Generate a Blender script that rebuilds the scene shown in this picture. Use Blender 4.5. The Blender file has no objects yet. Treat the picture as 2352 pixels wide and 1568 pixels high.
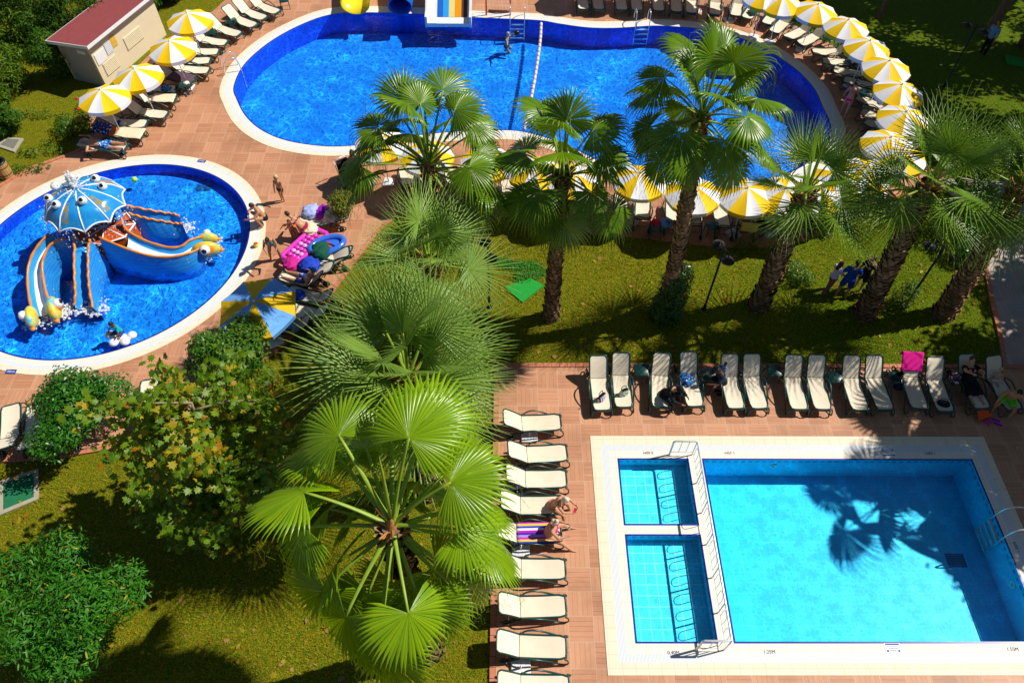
import bpy, math, random
from mathutils import Vector, Matrix, Quaternion, noise
from mathutils.geometry import tessellate_polygon
PI=math.pi; R=math.radians
S=bpy.context.scene; COL=S.collection
# ------------------------------------------------------------------ camera
CH=20.0; FPX=1699.34; CW,CHH=2352,1568
def _basis(p,y,r):
    c,s=math.cos,math.sin
    f=Vector((0,c(p),-s(p))); d=Vector((0,-s(p),-c(p))); x=Vector((1,0,0))
    x2=c(r)*x+s(r)*d; d2=-s(r)*x+c(r)*d
    Z=Matrix(((c(y),-s(y),0),(s(y),c(y),0),(0,0,1)))
    return Z@x2,Z@d2,Z@f
BX,BD,BF=_basis(R(53.1543),R(-.6888),R(-.7334))
cd=bpy.data.cameras.new('camera'); cam=bpy.data.objects.new('camera',cd); COL.objects.link(cam)
cd.sensor_width=36; cd.lens=36*FPX/CW; cd.clip_start=.1; cd.clip_end=600
m3=Matrix((BX,-BD,-BF)).transposed()
cam.matrix_world=Matrix.Translation((0,0,CH))@m3.to_4x4()
S.camera=cam
# ------------------------------------------------------------------ sky, sun, exposure
ELEV=49.0; SUNV=Vector((.972*math.cos(R(ELEV)),.235*math.cos(R(ELEV)),math.sin(R(ELEV)))).normalized()
W=bpy.data.worlds.new('World'); S.world=W; W.use_nodes=True
nt=W.node_tree; bg=nt.nodes['Background']; sk=nt.nodes.new('ShaderNodeTexSky'); sk.sky_type='NISHITA'; sk.sun_disc=False
sk.sun_elevation=R(ELEV); sk.sun_rotation=math.atan2(SUNV.x,SUNV.y); sk.altitude=0; sk.air_density=1.0; sk.dust_density=.3; sk.ozone_density=2.0
nt.links.new(sk.outputs[0],bg.inputs[0]); bg.inputs[1].default_value=.05
ld=bpy.data.lights.new('sun','SUN'); ld.energy=5.0; ld.angle=R(.5); ld.color=(1,.95,.86)
sun=bpy.data.objects.new('sun',ld); COL.objects.link(sun); sun.rotation_euler=SUNV.to_track_quat('Z','Y').to_euler()
S.view_settings.view_transform='Standard'; S.view_settings.look='None'; S.view_settings.gamma=1; S.view_settings.use_curve_mapping=False
S.view_settings.exposure=.05
S.render.engine='CYCLES'; cy=S.cycles
cy.max_bounces=6; cy.diffuse_bounces=2; cy.glossy_bounces=2; cy.transmission_bounces=4; cy.transparent_max_bounces=10
cy.caustics_reflective=False; cy.caustics_refractive=False; cy.use_denoising=True; cy.sample_clamp_indirect=4
# ------------------------------------------------------------------ helpers
def at(px,py,z=0.):
    "photograph pixel (2352 wide) -> the point of the place at height z"
    v=((px-CW/2)/FPX)*BX+((py-CHH/2)/FPX)*BD+BF
    t=(z-CH)/v.z; return Vector((v.x*t,v.y*t,z))
def at2(p,z=0.): return at(p[0],p[1],z)
class MB:
    def __init__(s): s.v=[];s.f=[];s.m=[]
    def add(s,vs,fs,mi=0):
        o=len(s.v); s.v.extend([tuple(v) for v in vs]); s.f.extend([tuple(i+o for i in f) for f in fs]); s.m.extend([mi]*len(fs))
    def box(s,c,d,mi=0,rot=None,ch=0.):
        x,y,z=[k/2 for k in d]; c=Vector(c)
        if ch<=0:
            vs=[Vector((a*x,b*y,e*z)) for e in(-1,1) for b in(-1,1) for a in(-1,1)]
            fs=[(0,2,3,1),(4,5,7,6),(0,1,5,4),(2,6,7,3),(0,4,6,2),(1,3,7,5)]
        else:
            q=[(-1,-1),(1,-1),(1,1),(-1,1)]; vs=[];fs=[]
            def ring(xx,yy,k,zz): return [Vector((-xx+k,-yy,zz)),Vector((xx-k,-yy,zz)),Vector((xx,-yy+k,zz)),Vector((xx,yy-k,zz)),Vector((xx-k,yy,zz)),Vector((-xx+k,yy,zz)),Vector((-xx,yy-k,zz)),Vector((-xx,-yy+k,zz))]
            vs=ring(x-ch,y-ch,ch*.6,-z)+ring(x,y,ch,-z+ch)+ring(x,y,ch,z-ch)+ring(x-ch,y-ch,ch*.6,z)
            for k in range(3):
                for i in range(8): j=(i+1)%8; fs.append((k*8+i,k*8+j,k*8+8+j,k*8+8+i))
            fs+= [tuple(range(7,-1,-1)),tuple(range(24,32))]
        if rot is not None: vs=[rot@v for v in vs]
        s.add([v+c for v in vs],fs,mi)
    def tube(s,pts,r,n=8,mi=0,cap=True,closed=False,flat=1.0,up=None):
        pts=[Vector(p) for p in pts]; N=len(pts)
        rr=r if isinstance(r,(list,tuple)) else [r]*N
        t=[]
        for i in range(N):
            a=pts[(i-1)%N] if (closed or i>0) else pts[i]; b=pts[(i+1)%N] if (closed or i<N-1) else pts[i]
            d=(b-a); t.append(d.normalized() if d.length>1e-9 else Vector((0,0,1)))
        u=Vector(up) if up else (Vector((0,0,1)) if abs(t[0].z)<.9 else Vector((1,0,0)))
        u=(u-t[0]*u.dot(t[0])).normalized(); vs=[];fs=[]
        for i in range(N):
            if up: u=Vector(up)
            u=(u-t[i]*u.dot(t[i]))
            u=u.normalized() if u.length>1e-6 else t[i].orthogonal().normalized()
            w=t[i].cross(u)
            for k in range(n):
                a=2*PI*k/n; vs.append(pts[i]+(w*math.cos(a)+u*math.sin(a)*flat)*rr[i])
        for i in range(N if closed else N-1):
            j=(i+1)%N
            for k in range(n): l=(k+1)%n; fs.append((i*n+k,i*n+l,j*n+l,j*n+k))
        if cap and not closed: fs+=[tuple(range(n-1,-1,-1)),tuple((N-1)*n+k for k in range(n))]
        s.add(vs,fs,mi)
    def lathe(s,prof,n=16,c=(0,0,0),mi=0,rot=None,mif=None):
        vs=[];fs=[];c=Vector(c)
        for (r,z) in prof:
            for k in range(n):
                v=Vector((r*math.cos(2*PI*k/n),r*math.sin(2*PI*k/n),z)); vs.append((rot@v if rot is not None else v)+c)
        o=len(s.f)
        for i in range(len(prof)-1):
            for k in range(n): l=(k+1)%n; fs.append((i*n+k,i*n+l,(i+1)*n+l,(i+1)*n+k))
        s.add(vs,fs,mi)
        if mif:
            for q in range(o,len(s.f)): s.m[q]=mif((q-o)//n,(q-o)%n)
    def ell(s,c,r,n=12,m=8,rot=None,mi=0):
        r=(r,r,r) if not isinstance(r,(tuple,list)) else r
        vs=[];fs=[];c=Vector(c)
        for i in range(m+1):
            th=PI*i/m
            for k in range(n):
                a=2*PI*k/n; v=Vector((r[0]*math.sin(th)*math.cos(a),r[1]*math.sin(th)*math.sin(a),r[2]*math.cos(th)))
                vs.append((rot@v if rot is not None else v)+c)
        for i in range(m):
            for k in range(n): l=(k+1)%n; fs.append((i*n+k,(i+1)*n+k,(i+1)*n+l,i*n+l))
        s.add(vs,fs,mi)
    def poly(s,outer,holes=(),z=0.,mi=0,zb=None):
        loops=[[Vector((p[0],p[1],0)) for p in outer]]+[[Vector((p[0],p[1],0)) for p in h] for h in holes]
        tr=tessellate_polygon(loops); fl=[p for l in loops for p in l]
        fs=[]
        for t in tr:
            a,b,c=[fl[i] for i in t]
            fs.append(tuple(t) if (b-a).cross(c-a).z>0 else tuple(t[::-1]))
        s.add([(p.x,p.y,z) for p in fl],fs,mi)
        if zb is not None: s.wall(outer,zb,z,mi)
    def wall(s,loop,z0,z1,mi=0,closed=True):
        n=len(loop); vs=[(p[0],p[1],z0) for p in loop]+[(p[0],p[1],z1) for p in loop]
        s.add(vs,[(i,(i+1)%n,n+(i+1)%n,n+i) for i in range(n if closed else n-1)],mi)
    def ring(s,a,b,z,mi=0,z2=None):
        n=len(a); z2=z if z2 is None else z2; vs=[(p[0],p[1],z) for p in a]+[(p[0],p[1],z2) for p in b]
        s.add(vs,[(i,(i+1)%n,n+(i+1)%n,n+i) for i in range(n)],mi)
    def grid(s,fn,nu,nv,mi=0,cu=False):
        vs=[fn(i/nu if not cu else i/nu,j/nv) for j in range(nv+1) for i in range(nu+(0 if cu else 1))]
        w=nu if cu else nu+1; fs=[]
        for j in range(nv):
            for i in range(nu): k=(i+1)%w; fs.append((j*w+i,j*w+k,(j+1)*w+k,(j+1)*w+i))
        s.add(vs,fs,mi)
    def mesh(s,name,mats,smooth=True):
        me=bpy.data.meshes.new(name); me.from_pydata(s.v,[],s.f)
        for m in (mats if isinstance(mats,(list,tuple)) else [mats]): me.materials.append(m)
        me.polygons.foreach_set('material_index',s.m); me.polygons.foreach_set('use_smooth',[smooth]*len(s.f)); me.update()
        return me
    def build(s,name,mats,parent=None,smooth=True,auto=None):
        o=bpy.data.objects.new(name,s.mesh(name,mats,smooth)); COL.objects.link(o)
        if parent: o.parent=parent
        if auto: o.data.set_sharp_from_angle(angle=R(auto))
        return o
def tag(o,label,cat,group=None,kind=None):
    o['label']=label; o['category']=cat
    if group: o['group']=group
    if kind: o['kind']=kind
    return o
def struct(o,label=None): 
    o['kind']='structure'
    if label: o['label']=label
    return o
def thing(name,label,cat,loc=(0,0,0),rz=0,group=None):
    o=bpy.data.objects.new(name,None); COL.objects.link(o); o.location=loc; o.rotation_euler=(0,0,rz); o.empty_display_size=.1
    return tag(o,label,cat,group)
KIDS={}
def par(o,p): o.parent=p; return o
def copy_tree(o,parent=None):
    c=o.copy(); COL.objects.link(c)
    if parent: c.parent=parent
    for ch in [k for k in o.children]: copy_tree(ch,c)
    return c
def smooth_closed(pts,n=6):
    out=[];N=len(pts); P=[Vector((p[0],p[1])) for p in pts]
    for i in range(N):
        a,b,c,d=P[i-1],P[i],P[(i+1)%N],P[(i+2)%N]
        for k in range(n):
            t=k/n; out.append(.5*((2*b)+(c-a)*t+(2*a-5*b+4*c-d)*t*t+(3*b-a-3*c+d)*t**3))
    return out
def spline(pts,n=6):
    P=[Vector(p) for p in pts]; P=[2*P[0]-P[1]]+P+[2*P[-1]-P[-2]]; out=[]
    for i in range(1,len(P)-2):
        a,b,c,d=P[i-1],P[i],P[i+1],P[i+2]
        for k in range(n):
            t=k/n; out.append(.5*((2*b)+(c-a)*t+(2*a-5*b+4*c-d)*t*t+(3*b-a-3*c+d)*t**3))
    return out+[P[-2]]
def area2(l): return sum(l[i-1][0]*l[i][1]-l[i][0]*l[i-1][1] for i in range(len(l)))
def ccw(l): return list(l) if area2(l)>0 else list(l)[::-1]
def offs(l,d):
    "offset a ccw loop outward by d"
    n=len(l);o=[]
    for i in range(n):
        a,b,c=Vector(l[i-1][:2]),Vector(l[i][:2]),Vector(l[(i+1)%n][:2])
        e=(b-a).normalized();f=(c-b).normalized(); n1=Vector((e.y,-e.x));n2=Vector((f.y,-f.x)); m=(n1+n2)
        m=m/max(m.length_squared/2,.4) if m.length>1e-6 else n1
        o.append(b+m*d)
    return o
# ------------------------------------------------------------------ node materials
class G:
    def __init__(s,name):
        s.mat=bpy.data.materials.new(name); s.mat.use_nodes=True; s.t=s.mat.node_tree; s.p=s.t.nodes['Principled BSDF']; s.out=s.t.nodes['Material Output']
    def n(s,ty,**kw):
        x=s.t.nodes.new(ty)
        for k,v in kw.items(): setattr(x,k,v)
        return x
    def put(s,sock,v):
        if isinstance(v,bpy.types.NodeSocket): s.t.links.new(v,sock)
        elif v is not None:
            if sock.type=='RGBA' and not isinstance(v,(int,float)) and len(v)==3: v=(*v,1)
            sock.default_value=v
    def m(s,op,a,b=None,c=None):
        x=s.n('ShaderNodeMath',operation=op)
        for i,v in enumerate((a,b,c)): s.put(x.inputs[i],v)
        return x.outputs[0]
    def vm(s,op,a,b=None):
        x=s.n('ShaderNodeVectorMath',operation=op); s.put(x.inputs[0],a); s.put(x.inputs[1],b); return x.outputs[0]
    def mix(s,f,a,b,bt='MIX'):
        x=s.n('ShaderNodeMix',data_type='RGBA',blend_type=bt); s.put(x.inputs[0],f); s.put(x.inputs[6],a); s.put(x.inputs[7],b); return x.outputs[2]
    def pos(s): return s.n('ShaderNodeNewGeometry').outputs['Position']
    def obj(s): return s.n('ShaderNodeTexCoord').outputs['Object']
    def rnd(s): return s.n('ShaderNodeObjectInfo').outputs['Random']
    def isl(s): return s.n('ShaderNodeNewGeometry').outputs['Random Per Island']
    def sep(s,v): x=s.n('ShaderNodeSeparateXYZ'); s.put(x.inputs[0],v); return x.outputs
    def comb(s,a,b,c): x=s.n('ShaderNodeCombineXYZ'); [s.put(x.inputs[i],v) for i,v in enumerate((a,b,c))]; return x.outputs[0]
    def noise(s,v,sc=5,det=2,rough=.5,col=False,dist=0):
        x=s.n('ShaderNodeTexNoise'); s.put(x.inputs['Vector'],v); x.inputs['Scale'].default_value=sc; x.inputs['Detail'].default_value=det; x.inputs['Roughness'].default_value=rough; x.inputs['Distortion'].default_value=dist
        return x.outputs[1 if col else 0]
    def vor(s,v,sc=5,feat='F1',out=0,sm=None):
        x=s.n('ShaderNodeTexVoronoi',feature=feat); s.put(x.inputs['Vector'],v); x.inputs['Scale'].default_value=sc; return x.outputs[out]
    def white(s,v): x=s.n('ShaderNodeTexWhiteNoise',noise_dimensions='3D'); s.put(x.inputs[0],v); return x.outputs[0]
    def ramp(s,f,stops,interp='LINEAR'):
        x=s.n('ShaderNodeValToRGB'); s.put(x.inputs[0],f); e=x.color_ramp.elements; x.color_ramp.interpolation=interp
        while len(e)<len(stops): e.new(.5)
        for i,(p,c) in enumerate(stops): e[i].position=p; e[i].color=(*c,1) if not isinstance(c,(int,float)) else (c,c,c,1)
        return x.outputs[0]
    def step(s,v,a,b): x=s.n('ShaderNodeMapRange',interpolation_type='SMOOTHSTEP'); s.put(x.inputs[0],v); x.inputs[1].default_value=a; x.inputs[2].default_value=b; return x.outputs[0]
    def bump(s,h,st=.3,d=.02):
        x=s.n('ShaderNodeBump'); s.put(x.inputs['Height'],h); x.inputs['Strength'].default_value=st; x.inputs['Distance'].default_value=d; return x.outputs[0]
    def fin(s,col=None,rough=None,spec=None,nor=None,metal=None,sub=None,coat=None):
        p=s.p.inputs; s.put(p['Base Color'],col); s.put(p['Roughness'],rough); s.put(p['Specular IOR Level'],spec); s.put(p['Normal'],nor); s.put(p['Metallic'],metal)
        if coat is not None: s.put(p['Coat Weight'],coat)
        return s.mat
def mat(name,col,rough=.6,spec=.3,var=.12,sc=6,metal=0,bump=0,bsc=40,coat=None):
    g=G(name); v=g.obj(); f=g.noise(v,sc,3)
    c=g.mix(f,[k*(1-var) for k in col],[min(1,k*(1+var)) for k in col])
    return g.fin(c,rough,spec,g.bump(g.noise(v,bsc,2),bump,.01) if bump else None,metal,coat=coat)
# ------------------------------------------------------------------ ground materials
def m_lawn():
    g=G('lawn_grass'); p=g.pos(); fine=g.noise(p,17,4,.8); mid=g.noise(p,5,3); big=g.noise(p,.35,2)
    sx=g.sep(p); side=g.step(g.m('ADD',sx[0],g.m('MULTIPLY',g.m('SUBTRACT',big,.5),14)),5.5,13)
    dry=g.ramp(fine,[(.3,(.05,.06,.001)),(.5,(.215,.195,.006)),(.72,(.46,.40,.022))])
    grn=g.ramp(fine,[(.3,(.02,.05,.001)),(.5,(.095,.17,.003)),(.72,(.26,.36,.008))])
    f=g.m('ADD',g.m('MULTIPLY',side,.75),g.m('MULTIPLY',g.step(mid,.42,.68),.75))
    return g.fin(g.mix(f,dry,grn),.9,.1,g.bump(g.noise(p,24,3,.75),1,.07))
def m_tile(name,a,b,size=.65,off=(0,0),sat=1):
    g=G(name); p=g.pos(); s=g.sep(p)
    u=g.m('DIVIDE',g.m('SUBTRACT',s[0],off[0]),size); v=g.m('DIVIDE',g.m('SUBTRACT',s[1],off[1]),size)
    iu=g.m('FLOOR',u); iv=g.m('FLOOR',v); fu=g.m('SUBTRACT',u,iu); fv=g.m('SUBTRACT',v,iv)
    par_=g.m('MODULO',g.m('ABSOLUTE',g.m('ADD',iu,iv)),2.)
    def sel(x,y): return g.m('ADD',g.m('MULTIPLY',par_,x),g.m('MULTIPLY',g.m('SUBTRACT',1,par_),y))
    ac=sel(fu,fv); al=sel(fv,fu)                       # across / along the planks
    pl=g.m('MULTIPLY',ac,5); ip=g.m('FLOOR',pl); fp=g.m('SUBTRACT',pl,ip)
    cell=g.comb(iu,iv,0.); pc=g.comb(g.m('ADD',iu,g.m('MULTIPLY',ip,.17)),iv,ip)
    gr=g.noise(g.comb(g.m('ADD',g.m('MULTIPLY',ac,14),g.m('MULTIPLY',g.white(pc),9)),g.m('MULTIPLY',al,1.6),g.white(cell)),1.6,3,.6)
    c=g.mix(g.m('ADD',g.m('MULTIPLY',gr,.75),g.m('MULTIPLY',g.white(pc),.3)),a,b)
    c=g.mix(g.m('MULTIPLY',g.white(cell),.28),c,[min(1,k*1.25) for k in b])
    e=g.m('MINIMUM',g.m('MINIMUM',fu,g.m('SUBTRACT',1,fu)),g.m('MINIMUM',fv,g.m('SUBTRACT',1,fv)))
    ln=g.m('LESS_THAN',e,.012); pe=g.m('LESS_THAN',g.m('MINIMUM',fp,g.m('SUBTRACT',1,fp)),.05)
    c=g.mix(g.m('MULTIPLY',pe,.6),c,[k*.72 for k in a]); c=g.mix(g.m('MULTIPLY',par_,.16),c,(.76,.43,.25)); c=g.mix(g.m('MULTIPLY',ln,.65),c,(.68,.48,.35))  # planks along y tinted lighter: how they catch the light, put into colour
    st=g.noise(p,.5,4); c=g.mix(g.m('MULTIPLY',g.step(st,.48,.66),.30),c,[k*.6 for k in a])
    return g.fin(c,.5,.35,g.bump(gr,.12,.004))
def m_cream(name,a,b,tile=.33):
    g=G(name); p=g.pos(); s=g.sep(p); q=[g.m('FRACT',g.m('DIVIDE',s[i],tile)) for i in (0,1)]
    e=g.m('MINIMUM',g.m('MINIMUM',q[0],g.m('SUBTRACT',1,q[0])),g.m('MINIMUM',q[1],g.m('SUBTRACT',1,q[1])))
    n=g.noise(p,2.5,4); c=g.mix(n,a,b); c=g.mix(g.m('MULTIPLY',g.m('LESS_THAN',e,.014),.6),c,[k*.55 for k in a])
    return g.fin(c,.55,.3)
def m_grate(name,curved=True):
    g=G(name); p=g.pos(); s=g.sep(p)
    if curved: lam=g.m('ADD',s[0],s[1])
    else: lam=None
    a=g.m('FRACT',g.m('DIVIDE',s[0],.035)); b=g.m('FRACT',g.m('DIVIDE',s[1],.035))
    f=g.m('MULTIPLY',g.m('LESS_THAN',a,.35),.5) if curved else g.m('MULTIPLY',g.m('MAXIMUM',g.m('MULTIPLY',g.m('LESS_THAN',a,.38),1),0),.6)
    return g.fin(g.mix(f,(.80,.83,.86),(.38,.40,.43)),.45,.4)
def m_plain_noise(name,a,b,sc=8,rough=.7,bump=.2):
    g=G(name); p=g.pos(); n=g.noise(p,sc,4,.6); return g.fin(g.mix(n,a,b),rough,.25,g.bump(n,bump,.01))
M={}
M['lawn']=m_lawn()
M['tile']=m_tile('deck_tile',(.36,.15,.07),(.64,.315,.18),off=(-.29,.0))
M['tile_low']=m_tile('deck_tile_lower',(.36,.15,.072),(.66,.33,.19),off=(-.3,.71))
M['cream']=m_cream('coping_tile',(.84,.69,.50),(.92,.81,.64)); M['cream_in']=m_cream('coping_inner',(.84,.76,.65),(.90,.84,.74))
M['grate']=m_grate('gutter_grate'); M['grate2']=m_grate('gutter_grate_straight',False)
M['kerb']=m_plain_noise('kerb_brick',(.42,.13,.07),(.66,.27,.16),9)
M['path']=m_tile('path_slab',(.30,.26,.24),(.42,.37,.34),size=.8)
M['soil']=m_plain_noise('soil',(.12,.07,.02),(.3,.2,.05),6,.95,.6)
def m_floor(name,a,b,grid,gc,amt):
    g=G(name); p=g.pos(); s=g.sep(p); q=[g.m('FRACT',g.m('DIVIDE',s[i],grid)) for i in (0,1,2)]
    e=None
    for k in q[:2]:
        d=g.m('MINIMUM',k,g.m('SUBTRACT',1,k)); e=d if e is None else g.m('MINIMUM',e,d)
    c=g.mix(g.noise(p,1.2,4,.7),a,b); c=g.mix(g.m('MULTIPLY',g.m('LESS_THAN',e,.035),amt),c,gc)
    return g.fin(c,.45,.3)
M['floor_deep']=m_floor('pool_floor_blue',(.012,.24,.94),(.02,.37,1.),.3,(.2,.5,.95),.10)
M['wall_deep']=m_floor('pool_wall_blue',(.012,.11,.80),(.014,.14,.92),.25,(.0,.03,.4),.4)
M['floor_turq']=m_floor('pool_floor_turquoise',(.010,.58,1.),(.02,.66,1.),.3,(.3,.85,1),.12)
M['floor_shallow']=m_floor('pool_floor_shallow',(.05,.70,.98),(.08,.76,1.),.3,(.45,.9,1),.6)
M['navy']=mat('navy_rim_tile',(.006,.02,.30),.3,.5,.1)
def m_band(name):
    g=G(name); p=g.pos(); s=g.sep(p); al=g.m('ADD',s[0],s[1]); z=s[2]
    k=g.m('FLOOR',g.m('DIVIDE',al,.22)); f=g.m('FRACT',g.m('DIVIDE',al,.22))
    dash=g.m('MULTIPLY',g.m('GREATER_THAN',f,.45),g.m('MULTIPLY',g.m('LESS_THAN',z,-.1),g.m('GREATER_THAN',z,-.19)))
    grn=g.m('MULTIPLY',g.m('LESS_THAN',f,.55),g.m('MULTIPLY',g.m('LESS_THAN',z,-.12),g.m('GREATER_THAN',z,-.28)))
    c=g.mix(g.noise(p,3,3),(.02,.58,1.),(.04,.66,1.)); c=g.mix(g.m('MULTIPLY',grn,.5),c,(.06,.66,.72)); c=g.mix(g.m('MULTIPLY',dash,.8),c,(.01,.17,.66))
    return g.fin(c,.35,.4)
M['wall_turq']=m_band('pool_wall_turquoise')
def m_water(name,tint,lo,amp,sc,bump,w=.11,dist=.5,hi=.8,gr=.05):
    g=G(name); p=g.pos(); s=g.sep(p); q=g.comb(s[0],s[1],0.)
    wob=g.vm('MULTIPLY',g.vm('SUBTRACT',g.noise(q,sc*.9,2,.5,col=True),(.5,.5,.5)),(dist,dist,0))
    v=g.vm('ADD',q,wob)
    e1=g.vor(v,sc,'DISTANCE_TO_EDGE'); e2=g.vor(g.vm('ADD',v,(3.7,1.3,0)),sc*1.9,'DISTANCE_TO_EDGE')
    ca=g.m('ADD',g.m('SUBTRACT',1,g.step(e1,.0,w)),g.m('MULTIPLY',g.m('SUBTRACT',1,g.step(e2,0,w*1.3)),.6))  # caustics: ripple-focused light painted as a bright net in the water's tint
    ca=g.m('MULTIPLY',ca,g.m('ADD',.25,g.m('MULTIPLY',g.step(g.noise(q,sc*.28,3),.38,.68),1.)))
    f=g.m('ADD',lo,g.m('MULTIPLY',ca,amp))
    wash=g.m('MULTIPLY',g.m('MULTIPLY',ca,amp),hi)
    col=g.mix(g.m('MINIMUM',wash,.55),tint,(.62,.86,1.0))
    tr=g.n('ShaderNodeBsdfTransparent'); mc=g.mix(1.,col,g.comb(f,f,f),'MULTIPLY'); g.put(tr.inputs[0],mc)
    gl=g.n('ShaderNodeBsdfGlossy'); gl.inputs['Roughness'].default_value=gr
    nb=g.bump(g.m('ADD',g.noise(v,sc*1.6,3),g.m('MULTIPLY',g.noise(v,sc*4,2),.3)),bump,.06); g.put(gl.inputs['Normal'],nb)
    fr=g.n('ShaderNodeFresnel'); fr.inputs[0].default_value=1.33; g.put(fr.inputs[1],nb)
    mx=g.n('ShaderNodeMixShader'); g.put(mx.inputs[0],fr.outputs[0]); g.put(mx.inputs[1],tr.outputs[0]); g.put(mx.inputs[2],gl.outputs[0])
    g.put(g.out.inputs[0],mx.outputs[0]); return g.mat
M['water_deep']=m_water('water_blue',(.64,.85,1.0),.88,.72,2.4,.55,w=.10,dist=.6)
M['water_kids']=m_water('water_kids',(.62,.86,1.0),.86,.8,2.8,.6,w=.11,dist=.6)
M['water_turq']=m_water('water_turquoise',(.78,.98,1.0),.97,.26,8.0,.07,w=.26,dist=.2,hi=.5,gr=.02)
# ------------------------------------------------------------------ pools
main_px=[(784,34),(717,50),(633,92),(567,147),(540,200),(547,231),(567,268),(600,298),(650,321),(717,334),(784,337),(880,328),(960,312),(1050,303),(1130,300),(1204,304),(1290,330),(1380,372),(1450,400),(1527,425),(1600,436),(1660,434),(1740,420),(1828,390),(1882,350),(1904,315),(1903,283),(1888,250),(1868,207),(1835,170),(1795,140),(1748,112),(1690,88),(1630,73),(1568,66),(1501,63),(1417,68),(1351,67),(1284,58),(1234,50),(1117,45),(1000,38),(880,33)]
main_in=ccw(smooth_closed([at2(p) for p in main_px],5))
kc=Vector((-14.6,19.02)); V1=Vector((-.733,-.68)); V2=Vector((-.68,.733))
kids_in=ccw([kc+V1*(5.056*math.cos(2*PI*i/120))+V2*(4.69*math.sin(2*PI*i/120)) for i in range(120)])
def curved_pool(pool,wat,depth,level,w3,fl):
    bands=[0,.055]+[.055+sum(w3[:i+1]) for i in range(3)]
    L=[pool if b==0 else offs(pool,b) for b in bands]
    m=MB()
    for i in range(4): m.ring(L[i+1],L[i],.055,(2,0,1,3)[i])
    m.wall(L[4],0,.055,3)
    struct(m.build('pool_coping',[M['cream_in'],M['grate'],M['navy'],M['cream']],smooth=False))
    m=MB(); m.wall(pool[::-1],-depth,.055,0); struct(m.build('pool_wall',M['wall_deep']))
    m=MB(); m.poly(pool,z=-depth); struct(m.build('pool_floor',M[fl],smooth=False))
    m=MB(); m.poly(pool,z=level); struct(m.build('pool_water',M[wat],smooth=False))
    return L[4]
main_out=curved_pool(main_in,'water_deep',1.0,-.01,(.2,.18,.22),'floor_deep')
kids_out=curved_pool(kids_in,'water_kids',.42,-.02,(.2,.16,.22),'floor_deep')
# drains and fittings on the pool floors and walls
X0,X1,Y0,Y1=3.35,14.1,5.22,10.56; XS,XW=5.50,5.90; YA,YB=8.17,8.43
def rect(a,b,c,d): return [Vector((a,c)),Vector((b,c)),Vector((b,d)),Vector((a,d))]
small1=rect(X0,XS,YB,Y1); small2=rect(X0,XS,Y0,YA); big=rect(XW,X1,Y0,Y1)
allin=rect(X0,X1,Y0,Y1); RL=[allin]+[rect(X0-k,X1+k*.84,Y0-k,Y1+k) for k in (.25,.47,.77)]
m=MB()
for i,mi in enumerate((0,1,3)): m.ring(RL[i+1],RL[i],.055,mi)
m.wall(RL[3],0,.055,3)
struct(m.build('pool_coping',[M['cream_in'],M['grate2'],M['navy'],M['cream']],smooth=False))
m=MB(); m.poly(rect(XS,XW,Y0,Y1),z=.055); m.poly(rect(X0,XS,YA,YB),z=.055)
struct(m.build('pool_divider',[M['cream_in']],smooth=False))
for lp,dep,fl in ((small1,.42,'floor_shallow'),(small2,.42,'floor_shallow'),(big,1.12,'floor_turq')):
    m=MB(); m.ring(lp,offs(lp,-.05),.059,0); struct(m.build('pool_rim',M['navy'],smooth=False))
    m=MB(); m.wall(lp[::-1],-dep,.055,0); struct(m.build('pool_wall',M['wall_turq'],smooth=False))
    m=MB(); m.poly(lp,z=-dep); struct(m.build('pool_floor',M[fl],smooth=False))
    m=MB(); m.poly(offs(lp,-.001),z=-.03); struct(m.build('pool_water',M['water_turq'],smooth=False))
# white ticks between the rim tiles
# ------------------------------------------------------------------ decks, kerbs, path, lawn
deck_px=[(-420,640),(-200,520),(0,430),(67,390),(160,357),(212,335),(212,300),(188,258),(262,212),(310,160),(385,90),(440,62),(490,27),(520,0),(560,-60),(560,-140),(1750,-140),(1748,-20),(1770,14),(1800,46),(1860,78),(1905,102),(1968,142),(2003,185),(2037,237),(2060,290),(2078,340),(2110,385),(2160,402),(2150,425),(2090,440),(2040,458),(1995,478),(1935,512),(1868,543),(1801,560),(1701,567),(1568,558),(1484,545),(1384,538),(1251,516),(1134,490),(1040,474),(950,484),(880,520),(815,600),(740,700),(640,800),(520,890),(420,960),(330,1010),(180,1041),(0,1058),(-300,1075),(-500,900)]
deck=[at2(p).xy for p in deck_px]
holes=[ccw(main_out)[::-1],ccw(kids_out)[::-1]]
m=MB(); m.poly(deck,holes,z=.04); m.wall(ccw(deck),-.02,.04); struct(m.build('deck',M['tile'],smooth=False))
low=rect(-.25,34,-6,13.9); lh=RL[3]
m=MB(); m.poly(low,[lh[::-1]],z=.04); m.wall(low,-.02,.04); struct(m.build('deck',M['tile_low'],smooth=False))
pth=[at2(p).xy for p in [(2160,402),(2290,418),(2800,400),(2900,843),(2306,843),(2298,780),(2278,696),(2252,560),(2232,480),(2150,425)]]
m=MB(); m.poly(pth,z=.036); m.wall(ccw(pth),-.02,.036); struct(m.build('path',M['path'],smooth=False))
rng=random.Random(5)
def kerb(path,w=.15,h=.075):
    m=MB(); P=[Vector((p[0],p[1])) for p in path]
    for a,b in zip(P,P[1:]):
        L=(b-a).length; n=max(1,round(L/.26)); d=(b-a)/n; ang=math.atan2(d.y,d.x)
        for i in range(n):
            c=a+d*(i+.5); m.box((c.x,c.y,h/2+rng.uniform(-.003,.004)),(d.length-.012,w,h),rot=Matrix.Rotation(ang+rng.uniform(-.02,.02),3,'Z'))
    struct(m.build('kerb',M['kerb'],smooth=False))
kerb([(-.33,-6),(-.33,13.98),(18.6,13.98)])
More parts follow.
